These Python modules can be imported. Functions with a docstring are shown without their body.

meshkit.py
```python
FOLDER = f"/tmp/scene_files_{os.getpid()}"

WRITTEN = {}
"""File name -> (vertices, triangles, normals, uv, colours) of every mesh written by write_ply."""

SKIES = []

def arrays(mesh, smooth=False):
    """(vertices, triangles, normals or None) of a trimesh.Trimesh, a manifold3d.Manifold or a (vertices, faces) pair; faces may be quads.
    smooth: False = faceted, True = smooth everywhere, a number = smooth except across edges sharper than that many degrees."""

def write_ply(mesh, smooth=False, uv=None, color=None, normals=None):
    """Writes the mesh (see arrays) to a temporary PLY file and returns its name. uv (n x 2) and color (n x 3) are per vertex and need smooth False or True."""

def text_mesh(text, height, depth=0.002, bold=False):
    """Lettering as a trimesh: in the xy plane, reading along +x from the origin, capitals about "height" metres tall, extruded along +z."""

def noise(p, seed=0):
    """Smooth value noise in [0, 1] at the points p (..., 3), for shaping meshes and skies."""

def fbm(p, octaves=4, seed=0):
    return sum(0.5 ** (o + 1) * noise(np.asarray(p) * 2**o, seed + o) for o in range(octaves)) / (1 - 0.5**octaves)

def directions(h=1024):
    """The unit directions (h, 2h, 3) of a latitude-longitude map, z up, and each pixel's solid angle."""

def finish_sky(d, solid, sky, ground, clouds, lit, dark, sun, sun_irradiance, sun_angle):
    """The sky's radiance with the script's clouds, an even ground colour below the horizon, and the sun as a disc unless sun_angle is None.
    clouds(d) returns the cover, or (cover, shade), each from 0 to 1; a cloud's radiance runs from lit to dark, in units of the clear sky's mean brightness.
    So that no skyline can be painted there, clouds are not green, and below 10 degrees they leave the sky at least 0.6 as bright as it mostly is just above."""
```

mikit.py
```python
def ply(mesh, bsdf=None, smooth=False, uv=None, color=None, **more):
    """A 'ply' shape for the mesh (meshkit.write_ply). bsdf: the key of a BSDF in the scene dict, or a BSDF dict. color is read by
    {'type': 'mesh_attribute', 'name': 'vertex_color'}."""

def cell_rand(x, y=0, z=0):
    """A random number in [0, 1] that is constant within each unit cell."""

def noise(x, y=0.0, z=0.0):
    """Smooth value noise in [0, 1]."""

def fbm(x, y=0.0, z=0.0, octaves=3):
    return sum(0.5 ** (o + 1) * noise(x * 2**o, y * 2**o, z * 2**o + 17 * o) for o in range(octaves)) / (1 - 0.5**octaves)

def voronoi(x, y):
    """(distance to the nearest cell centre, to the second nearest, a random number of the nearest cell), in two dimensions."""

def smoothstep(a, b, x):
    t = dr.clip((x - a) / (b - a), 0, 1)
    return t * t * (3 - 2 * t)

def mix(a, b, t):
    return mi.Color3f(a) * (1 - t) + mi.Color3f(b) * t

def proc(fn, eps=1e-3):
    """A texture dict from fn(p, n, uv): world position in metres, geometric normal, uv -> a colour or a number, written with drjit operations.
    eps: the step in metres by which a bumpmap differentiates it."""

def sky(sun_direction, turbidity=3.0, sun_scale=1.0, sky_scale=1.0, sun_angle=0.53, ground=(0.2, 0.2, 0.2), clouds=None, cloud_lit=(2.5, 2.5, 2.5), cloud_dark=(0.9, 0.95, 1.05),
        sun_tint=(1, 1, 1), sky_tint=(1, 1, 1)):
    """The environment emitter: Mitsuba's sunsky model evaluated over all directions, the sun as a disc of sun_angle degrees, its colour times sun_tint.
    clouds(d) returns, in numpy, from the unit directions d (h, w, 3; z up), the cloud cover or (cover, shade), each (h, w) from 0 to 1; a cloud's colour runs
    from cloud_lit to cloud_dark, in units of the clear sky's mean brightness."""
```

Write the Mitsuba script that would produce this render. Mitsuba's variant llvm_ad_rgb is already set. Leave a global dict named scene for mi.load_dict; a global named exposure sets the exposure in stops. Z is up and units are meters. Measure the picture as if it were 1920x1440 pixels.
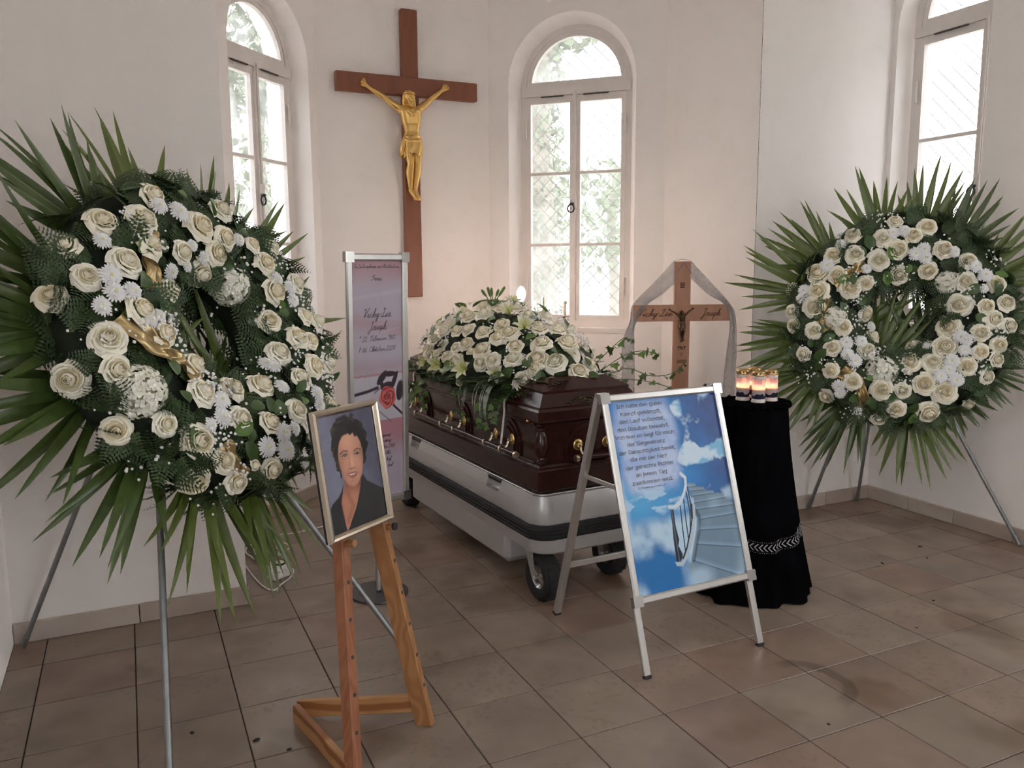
import math, numpy as np, trimesh, manifold3d as m3, mitsuba as mi, mikit, meshkit
import drjit as dr
from shapely.geometry import Polygon, Point, LineString, box as sbox
from shapely.ops import unary_union
from mikit import proc, noise, fbm, smoothstep, mix, cell_rand
T = mi.ScalarTransform4f
scene, labels, _cnt = {}, {}, {}
PI = math.pi
# ---------------------------------------------------------------- camera, sky, exposure
CAM = np.array([0.78912, -3.09259, 1.66651])
FWD, UPV = np.array([.420746, .896241, -.140447]), np.array([.065242, .124523, .990070])
scene['camera'] = {'type': 'perspective', 'fov': math.degrees(2 * math.atan(960 / 1527.33)), 'fov_axis': 'x', 'near_clip': .05, 'far_clip': 400.0,
                   'to_world': T().look_at(origin=CAM.tolist(), target=(CAM + FWD).tolist(), up=UPV.tolist())}
scene['sky'] = mikit.sky((.55, -.35, .75), turbidity=5.0, sun_scale=0.0, sky_scale=1.0, ground=(.42, .42, .40),
                         clouds=lambda d: (np.full(d.shape[:2], .96), .35 + .3 * (meshkit.fbm(d * 3.0, 3, 4) - .5)), cloud_lit=(1.25, 1.24, 1.22), cloud_dark=(.95, .98, 1.02))
exposure = 4.9
# ---------------------------------------------------------------- helpers
def numbered(name):
    k = _cnt[name] = _cnt.get(name, -1) + 1
    return name if k == 0 else f'{name}_{k:03d}'
def thing(name, label, cat, group=None):
    key = numbered(name); labels[key] = {'label': label, 'category': cat}
    if group: labels[key]['group'] = group
    return key
def put(parent, name, mesh, bsdf=None, M=None, smooth=False, label=None, stuff=False, **kw):
    """one entry: a part of parent (or a top-level key when parent is None)"""
    key = numbered((parent + '__' + name) if parent else name)
    d = mesh if isinstance(mesh, dict) else mikit.ply(mesh, bsdf, smooth, **kw)
    d = dict(d)
    if M is not None: d['to_world'] = T(np.asarray(M, float))
    scene[key] = d
    if label or stuff:
        labels[key] = {}
        if label: labels[key]['label'] = label
        if stuff: labels[key]['kind'] = 'stuff'
    return key
def single(name, mesh, bsdf, label, cat, M=None, smooth=False, group=None, **kw):
    key = put(None, name, mesh, bsdf, M, smooth, **kw); labels[key] = {'label': label, 'category': cat}
    if group: labels[key]['group'] = group
    return key
def struct(name, mesh, bsdf, label=None, M=None, smooth=False):
    key = put(None, name, mesh, bsdf, M, smooth); labels[key] = {'kind': 'structure'}
    if label: labels[key]['label'] = label
    return key
def hold(name, label=None):
    key = numbered(name); labels[key] = {'kind': 'structure'}
    if label: labels[key]['label'] = label
    return key
def V(*a): return np.array(a, float)
def unit(v): v = np.asarray(v, float); return v / max(np.linalg.norm(v), 1e-12)
def mv(x=0, y=0, z=0): M = np.eye(4); M[:3, 3] = (x, y, z); return M
def fr(ex, ey, ez, o=(0, 0, 0)):
    M = np.eye(4); M[:3, 0], M[:3, 1], M[:3, 2], M[:3, 3] = ex, ey, ez, o; return M
def rot(axis, deg): return trimesh.transformations.rotation_matrix(math.radians(deg), axis)
def rz(deg): return rot([0, 0, 1], deg)
def sc(x, y=None, z=None): return np.diag([x, x if y is None else y, x if z is None else z, 1.0])
def tm(v, f): return trimesh.Trimesh(np.asarray(v, float), np.asarray(f, int), process=False)
def xf(m, M): m = m.copy(); m.apply_transform(M); return m
cat = trimesh.util.concatenate
def rbox(sx, sy, sz, r=.004, c=(0, 0, 0)):
    r = min(r, sx * .45, sy * .45, sz * .45); P = []
    for a in (-1, 1):
        for b in (-1, 1):
            for d in (-1, 1):
                x, y, z = a * sx / 2, b * sy / 2, d * sz / 2
                P += [(x - a * r, y - b * r, z), (x - a * r, y, z - d * r), (x, y - b * r, z - d * r)]
    h = trimesh.convex.convex_hull(np.array(P)); h.apply_translation(c); return h
def bx(x0, x1, y0, y1, z0, z1, r=.004): return rbox(x1 - x0, y1 - y0, z1 - z0, r, ((x0 + x1) / 2, (y0 + y1) / 2, (z0 + z1) / 2))
def spline(P, n=8, closed=False):
    P = np.asarray(P, float)
    Q = np.vstack([P[-1:], P, P[:2]]) if closed else np.vstack([2 * P[0] - P[1], P, 2 * P[-1] - P[-2]])
    out = []; m = len(P) if closed else len(P) - 1
    for i in range(m):
        a, b, c, d = Q[i:i + 4]
        for t in np.arange(n) / n: out.append(.5 * (2 * b + (c - a) * t + (2 * a - 5 * b + 4 * c - d) * t * t + (3 * b - a - 3 * c + d) * t ** 3))
    if not closed: out.append(P[-1])
    return np.array(out)
def tube(P, r, n=8, closed=False, cap=True):
    P = np.asarray(P, float); m = len(P); r = np.broadcast_to(r, (m,))
    tg = (np.roll(P, -1, 0) - np.roll(P, 1, 0)) if closed else np.gradient(P, axis=0)
    tg = tg / (np.linalg.norm(tg, axis=1, keepdims=True) + 1e-12)
    a = unit(np.cross(tg[0], [0, 0, 1] if abs(tg[0][2]) < .9 else [1, 0, 0])); Vs = []
    for i in range(m):
        a = unit(a - tg[i] * (a @ tg[i])); b = np.cross(tg[i], a)
        th = np.arange(n) * 2 * PI / n; Vs.append(P[i] + r[i] * (np.cos(th)[:, None] * a + np.sin(th)[:, None] * b))
    Vs = np.vstack(Vs); F = []
    for i in range(m if closed else m - 1):
        j = (i + 1) % m
        for k in range(n):
            l = (k + 1) % n; F += [(i * n + k, i * n + l, j * n + l), (i * n + k, j * n + l, j * n + k)]
    if cap and not closed:
        Vs = np.vstack([Vs, P[0], P[-1]]); c0, c1 = m * n, m * n + 1
        F += [(c0, (k + 1) % n, k) for k in range(n)] + [(c1, (m - 1) * n + k, (m - 1) * n + (k + 1) % n) for k in range(n)]
    return tm(Vs, F)
def lathe(prof, n=24, wob=None):
    prof = np.asarray(prof, float); th = np.arange(n) * 2 * PI / n; Vs = []
    for r, z in prof:
        k = 1 if wob is None else wob(th, z)
        Vs.append(np.c_[r * k * np.cos(th), r * k * np.sin(th), np.full(n, z)])
    Vs = np.vstack(Vs); F = []
    for i in range(len(prof) - 1):
        for k in range(n):
            l = (k + 1) % n; F += [(i * n + k, i * n + l, (i + 1) * n + l), (i * n + k, (i + 1) * n + l, (i + 1) * n + k)]
    return tm(Vs, F)
def prism(poly, d): # polygon in xy, thickness 0..d in z
    G = [g for g in getattr(poly, 'geoms', [poly]) if g.area > 1e-9]
    return cat([trimesh.creation.extrude_polygon(g, d, engine='earcut') for g in G])
def grid(fn, nu, nv):
    u, v = np.meshgrid(np.linspace(0, 1, nu), np.linspace(0, 1, nv), indexing='ij')
    P = fn(u.ravel(), v.ravel()); F = []
    for i in range(nu - 1):
        for j in range(nv - 1):
            a, b = i * nv + j, (i + 1) * nv + j; F += [(a, b, b + 1), (a, b + 1, a + 1)]
    return tm(P, F), np.c_[u.ravel(), v.ravel()]
def quad(w, h): return tm([(-w / 2, -h / 2, 0), (w / 2, -h / 2, 0), (w / 2, h / 2, 0), (-w / 2, h / 2, 0)], [(0, 1, 2), (0, 2, 3)])
UVQ = np.array([(0, 0), (1, 0), (1, 1), (0, 1.0)])
def man(m): return m3.Manifold(m3.Mesh(np.asarray(m.vertices, np.float32), np.asarray(m.faces, np.uint32)))
def unman(m): q = m.to_mesh(); return tm(q.vert_properties[:, :3], q.tri_verts)
def rgb(*c): return {'type': 'rgb', 'value': list(c)}
def S(r, g, b): # sRGB 0..255 -> linear
    return [((x / 255 + .055) / 1.055) ** 2.4 if x > 10 else x / 255 / 12.92 for x in (r, g, b)]
def mat(key, col, rough=.5, metal=0.0, two=True, bump=None, bs=.001, eps=1e-3, **kw):
    b = {'type': 'principled', 'base_color': col if isinstance(col, dict) else rgb(*col), 'roughness': rough, 'metallic': metal, **kw}
    if bump is not None: b = {'type': 'bumpmap', 'tex': proc(bump, eps), 'scale': bs, 'bsdf': b}
    scene[key] = {'type': 'twosided', 'bsdf': b} if two else b
    return key
# ---------------------------------------------------------------- materials
def wallcol(p, n, uv):
    f = fbm(p.x * 1.3 + p.y * .7, p.z * 1.1, p.y, 3); g = fbm(p.x * 9 + 3, p.z * 9, p.y * 9, 2)
    return mix((.80, .765, .745), (.74, .70, .68), smoothstep(.45, .75, f) * .5 + .25 * smoothstep(.6, .8, g))
mat('mat_wall', proc(wallcol), .75, bump=lambda p, n, uv: fbm(p.x * 14, p.y * 14, p.z * 14, 3), bs=.0035, eps=.004, specular=.3)
mat('mat_ceiling', (.80, .78, .75), .9)
TX, TY = .36, .369
def tilecol(p, n, uv):
    cx, cy = dr.floor(p.x / TX), dr.floor(p.y / TY)
    r, r2, r3 = cell_rand(cx, cy, 3), cell_rand(cx, cy, 7), cell_rand(cx, cy, 11)
    base = mix((.235, .186, .150), (.27, .214, .170), r)
    base = mix(base, (.245, .166, .130), smoothstep(.62, .95, r2) * .8)
    f = fbm(p.x * 5 + r * 40, p.y * 5 + r2 * 31, 2.0, 4)
    base = base * (.78 + .44 * f)
    stain = smoothstep(.55, .75, fbm(p.x * 2.1 + 5, p.y * 2.1, 9.0, 4))
    base = mix(base, base * mi.Color3f(.72, .66, .60), stain)
    sp = smoothstep(.74, .80, noise(p.x * 55, p.y * 55, 3.0)) * smoothstep(.5, .7, fbm(p.x * 4, p.y * 4, 21.0, 2))
    base = mix(base, base * .75, sp * .4)
    # old water ring on one tile and a wet edge on another
    d = dr.sqrt(dr.square(p.x - 3.16) + dr.square(p.y + .80)); wob = .03 * (fbm(p.x * 16, p.y * 16, 4.0, 2) - .5)
    ring = smoothstep(.035, .015, dr.abs(d + wob - .17)) * smoothstep(-.02, .08, p.x - 3.16)
    return mix(base, base * .68, ring)
def tilerough(p, n, uv):
    return .17 + .24 * fbm(p.x * 3.1, p.y * 3.1, 7.0, 3) + .1 * fbm(p.x * 22, p.y * 22, 2.0, 2)
mat('mat_tile', proc(tilecol), proc(tilerough), two=False, specular=.5, bump=lambda p, n, uv: fbm(p.x * 9, p.y * 9, 1.0, 4), bs=.0028, eps=.004)
mat('mat_grout', (.055, .045, .04), .9)
mat('mat_base', proc(lambda p, n, uv: mix((.42, .345, .295), (.33, .265, .225), fbm(p.x * 6 + p.y * 6, p.z * 8, 2.0, 4))), .55)
mat('mat_base_pale', proc(lambda p, n, uv: mix((.50, .43, .385), (.41, .345, .30), fbm(p.x * 6 + p.y * 6, p.z * 8, 5.0, 4))), .55)
mat('mat_frame', proc(lambda p, n, uv: mix((.71, .675, .65), (.61, .57, .545), fbm(p.x * 11 + p.y * 11, p.z * 5, 2.0, 3))), .45)
mat('mat_iron', (.045, .045, .055), .4, .8)
mat('mat_darkgap', (.06, .055, .05), .9)
scene['mat_pane'] = {'type': 'blendbsdf', 'weight': proc(lambda p, n, uv: .10 + .34 * smoothstep(.40, .75, fbm(p.x * 3.4 + p.y * 2.1, p.z * 2.6, p.y * 1.3, 4))),
                     'a': {'type': 'thindielectric', 'int_ior': 1.5}, 'b': {'type': 'principledthin', 'base_color': rgb(.9, .92, .94), 'roughness': .7, 'diff_trans': 1.6, 'spec_trans': 0.0}}
mat('mat_wire', (.22, .22, .21), .6, .3)
mat('mat_alu', proc(lambda p, n, uv: mix((.66, .65, .63), (.58, .565, .55), fbm(p.x * 30, p.y * 30, p.z * 4, 2))), .36, .85)
mat('mat_chrome', (.50, .49, .48), .22, 1.0)
mat('mat_zinc', proc(lambda p, n, uv: mix((.40, .42, .43), (.24, .255, .265), fbm(p.x * 40, p.y * 40, p.z * 12, 3))), .42, .8)
mat('mat_darksteel', (.055, .057, .062), .35, .4)
mat('mat_black', (.012, .012, .013), .55)
mat('mat_rubber', (.016, .016, .017), .75)
mat('mat_text', (.035, .03, .045), .6)
mat('mat_white_plastic', (.78, .77, .76), .35)
mat('mat_silver_paint', proc(lambda p, n, uv: mix((.54, .535, .54), (.48, .475, .48), fbm(p.x * 4, p.y * 4, p.z * 4, 3))), .32, .35)
mat('mat_mahogany', proc(lambda p, n, uv: mix((.040, .0075, .0055), (.018, .0038, .0032), fbm(p.x * 40 + p.z * 6, p.y * 2.2, p.z * 40, 3))), .20, clearcoat=.6, clearcoat_gloss=.97, specular=.35)
mat('mat_brass', (.78, .56, .24), .25, 1.0)
mat('mat_brass_pale', (.80, .68, .50), .2, 1.0)
def pine(c1, c2):
    def f(p, n, uv):
        g = fbm(p.x * 22 + p.y * 22, p.z * 2.2, p.y * 9, 3); r = .5 + .5 * dr.sin(g * 46)
        return mix(c1, c2, r * .8)
    return f
mat('mat_pine', proc(pine((.37, .185, .078), (.28, .118, .043))), .45, clearcoat=.3)
mat('mat_pine_red', proc(pine((.32, .128, .062), (.235, .082, .038))), .45, clearcoat=.3)
mat('mat_pine_flat', proc(lambda p, n, uv: mix((.42, .215, .09), (.26, .10, .036), smoothstep(.45, .9, .5 + .5 * dr.sin(90 * (p.z + .055 * fbm(p.x * 5, p.y * 5, 3.0, 3)))))), .45)
mat('mat_crosswood', proc(lambda p, n, uv: mix((.235, .082, .040), (.15, .048, .024), fbm(p.x * 5, p.y * 8, p.z * 3 + dr.sin(p.x * 30), 4))), .5)
mat('mat_gravewood', proc(lambda p, n, uv: mix((.44, .22, .135), (.34, .155, .09), fbm(p.x * 34, p.y * 20, p.z * 2.4, 3))), .5)
mat('mat_engrave', (.075, .028, .015), .8)
mat('mat_bronze', (.10, .062, .035), .35, .8)
mat('mat_gold', (.70, .44, .15), .34, .8)
mat('mat_gold_satin', proc(lambda p, n, uv: mix((.56, .43, .23), (.40, .29, .13), fbm(p.x * 14, p.y * 14, p.z * 14, 2))), .3, .75)
mat('mat_petal', {'type': 'mesh_attribute', 'name': 'vertex_color'}, .62, specular=.25)
mat('mat_leaf', proc(lambda p, n, uv: mix((.040, .075, .024), (.060, .115, .032), noise(p.x * 30, p.y * 30, p.z * 30))), .38)
mat('mat_leaf_bright', proc(lambda p, n, uv: mix((.085, .16, .035), (.12, .215, .05), noise(p.x * 30, p.y * 30, p.z * 30))), .42)
mat('mat_fern', proc(lambda p, n, uv: mix((.026, .050, .020), (.055, .092, .034), noise(p.x * 22, p.y * 22, p.z * 22))), .55)
mat('mat_moss', (.012, .020, .010), .95)
mat('mat_dusty', (.30, .35, .31), .8)
for i, (a, b) in enumerate((((.085, .125, .026), (.115, .165, .034)), ((.048, .080, .022), (.072, .112, .027)), ((.125, .165, .036), (.092, .135, .030)))):
    mat(f'mat_palm{i}', proc(lambda p, n, uv, a=a, b=b: mix(a, b, noise(p.x * 60, p.y * 60, p.z * 9))), .34, specular=.6)
mat('mat_whitebud', (.80, .80, .80), .7)
mat('mat_velvet', proc(lambda p, n, uv: mix((.0022, .0022, .003), (.004, .004, .0052), noise(p.x * 20, p.y * 20, p.z * 9))), .95, specular=0.0)
mat('mat_trim', (.30, .30, .31), .6)
mat('mat_tulle', (.26, .245, .25), .8)
mat('mat_cream_wax', (.70, .62, .50), .5)
mat('mat_bark', (.30, .28, .24), .9)
mat('mat_outleaf', (.26, .30, .22), .8)
mat('mat_gravel', (.55, .54, .51), .95)
# ---------------------------------------------------------------- room shell
XL, XR, YW, HT = .225, 5.58, 1.03, 4.9
AX0, AX1, YA, YB, YD = 1.24, 4.45, 2.13, 3.009, 2.02
PA, PB, PC, PD = V(AX0, YA, 0), V(2.116, YB, 0), V(3.465, YB, 0), V(AX1, YD, 0)
def wall_seg(name, p, q, holes=(), th=.34, h=HT, ext=(0, 0)):
    """wall whose room face runs from p to q (room on the right hand when walking p->q is -normal); holes are manifold cutters in (s,z,depth)"""
    p, q = V(*p), V(*q); L = np.linalg.norm(q - p); e = (q - p) / L; out = np.cross([0, 0, 1], e)
    m = man(prism(sbox(-ext[0], -.05, L + ext[1], h), th))
    for c in holes: m = m - c
    return struct(name, unman(m), 'mat_wall', M=fr(e, [0, 0, 1], out, p)), e, out, p
def archpoly(cx, half, z0, zs, n=24, rr=None):
    r = rr or half; t = np.linspace(0, PI, n)
    return Polygon([(cx - half, z0)] + [(cx - half, zs)] + [(cx - r * math.cos(a), zs + r * math.sin(a)) for a in t[1:-1]] + [(cx + half, zs), (cx + half, z0)])
def splay_cut(cx, hi, ho, z0, zs, depth=.34, fd=.14, zi=None):
    """opening: half width hi on the room face, ho at the frame plane"""
    P = np.array(archpoly(cx, hi, z0 - .02 if zi is None else zi, zs).exterior.coords)[:-1]; Q = np.array(archpoly(cx, ho, z0, zs).exterior.coords)[:-1]
    front = np.vstack([np.c_[P, np.full(len(P), -.02)], np.c_[Q, np.full(len(Q), fd)]]); back = np.vstack([np.c_[Q, np.full(len(Q), fd - .001)], np.c_[Q, np.full(len(Q), depth + .05)]])
    return m3.Manifold.hull_points(front.astype(np.float32)) + m3.Manifold.hull_points(back.astype(np.float32))
ZS, Z0 = 3.07, 1.20
struct('wall_left', unman(man(bx(XL - .34, XL, -8.2, YW + .34, -.05, HT, .001)) - man(bx(XL - .5, XL + .1, -2.9, -1.7, 1.2, 3.6, .001)) - man(bx(XL - .5, XL + .1, -6.4, -5.2, 1.2, 3.6, .001))), 'mat_wall')
# apse and arch walls (walking left to right, outside is +out)
wall_seg('wall_arch_left', (XL, YW, 0), (AX0, YW, 0), ext=(0, -.001), th=.33)
wall_seg('wall_apse_left', (AX0, YW, 0), (AX0, YA, 0), th=.33, ext=(-.0, .14))
_, eA, oA, pA = wall_seg('wall_apse_window_left', PA, PB, [splay_cut(1.243 - .53, .435, .41, Z0, ZS)], ext=(.0, .14))
wall_seg('wall_apse_back', PB, PC, ext=(.14, .14))
_, eC, oC, pC = wall_seg('wall_apse_window_right', PC, PD, [splay_cut(.668, .511, .446, Z0, ZS)], ext=(.14, .0))
wall_seg('wall_apse_right', PD, (AX1, YW, 0), th=.33, ext=(.14, 0))
wall_seg('wall_arch_right', (AX1, YW, 0), (XR, YW, 0), th=.33, ext=(-.001, .33))
# right wall: runs from the arch wall towards the camera; s = YW - y
cR = YW - .43
opR = archpoly(cR, .560, 1.28, 3.22, 30).intersection(sbox(0, 0, YW - .324, 5))
mR = man(prism(sbox(.0, -.05, 9.2, HT), .34)) - man(xf(prism(opR, .6), mv(0, 0, -.1))) - man(xf(prism(sbox(2.6, 1.2, 3.9, 3.6), .6), mv(0, 0, -.1))) - man(xf(prism(sbox(6.2, 1.2, 7.5, 3.6), .6), mv(0, 0, -.1)))
struct('wall_right', unman(mR), 'mat_wall', M=fr([0, -1, 0], [0, 0, 1], [1, 0, 0], (XR, YW, 0)))
struct('wall_rear', unman(man(bx(XL - .34, XR + .34, -8.5, -8.2, -.05, HT, .001)) - man(bx(1.9, 4.1, -8.7, -8.0, -.1, 3.0, .001))), 'mat_wall')
struct('ceiling', bx(XL - .34, XR + .34, -8.5, 3.5, HT, HT + .2, .001), 'mat_ceiling')
struct('floor', cat([bx(XL - .3, XR + .3, -8.5, 3.4, -.12, -.0045, .001), bx(XL, XR, -8.2, -6 * TY, -.02, -.001, .0005)]), 'mat_grout', 'tiled floor bed')
labels['floor']['label'] = 'floor of square beige brown tiles with dark joints'
apse = Polygon([(AX0, YW), (AX0, YA), PB[:2], PC[:2], PD[:2], (AX1, YW)]); room = unary_union([sbox(XL, -3.3, XR, YW), apse])
_tile = []
rng = np.random.default_rng(5)
for v in range(3):
    m = rbox(TX - .0045, TY - .0045, .012, .0018); _tile.append(mikit.ply(m, 'mat_tile'))
for j in range(-6, 9):
    for i in range(0, 16):
        c = Polygon([(i * TX, j * TY), (i * TX + TX, j * TY), (i * TX + TX, j * TY + TY), (i * TX, j * TY + TY)])
        r = c.intersection(room).area / c.area
        if r < .04: continue
        z = -.006 + rng.uniform(-.0005, .0005)
        if r > .999: put('floor', 'tile', _tile[(i * 7 + j * 3) % 3], M=mv((i + .5) * TX, (j + .5) * TY, z) @ rot([1, 0, 0], rng.uniform(-.06, .06)) @ rot([0, 1, 0], rng.uniform(-.06, .06)))
        else:
            g = c.buffer(-.0025, join_style=2).intersection(room.buffer(-.003))
            g = max(getattr(g, 'geoms', [g]), key=lambda q: q.area)
            if g.area > 1e-4: put('floor', 'tile', xf(prism(g, .012), mv(0, 0, z - .006)), 'mat_tile')
# baseboards of stone pieces
def baseboard(name, p, q, cuts, h=.092, t=.022, label=None):
    p, q = V(*p, 0), V(*q, 0); L = np.linalg.norm(q - p); e = (q - p) / L; nrm = -np.cross([0, 0, 1], e); M = fr(e, nrm, [0, 0, 1], p)
    k = struct(name, bx(0, L, -.001, t * .5, 0, h - .008, .001), 'mat_grout', label, M)
    s = [0] + list(cuts) + [L]
    for a, b in zip(s[:-1], s[1:]): put(k, 'stone', bx(a + .002, b - .002, 0, t + .002 * ((len(labels) + int(a * 10)) % 2), .001, h, .003), 'mat_base' if int(a * 100) % 3 else 'mat_base_pale', M)
baseboard('baseboard_left', (XL, YW), (AX0 + .012, YW), (.52,), label='pale stone baseboard under the left pier')
baseboard('baseboard_apse_left', (PA[0], PA[1]), (PB[0], PB[1]), (.4, .8))
baseboard('baseboard_apse_back', (PB[0], PB[1]), (PC[0], PC[1]), (.45, .9))
baseboard('baseboard_apse_right', (PC[0], PC[1]), (PD[0], PD[1]), (.45, .9))
baseboard('baseboard_arch_right', (AX1, YW), (XR, YW), (.27, .70), label='stone baseboard between the apse and the right corner')
baseboard('baseboard_right', (XR, YW), (XR, -3.2), (.36, .70, 1.10, 1.5, 1.95, 2.4, 2.9, 3.4), label='stone baseboard along the right wall')
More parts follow.
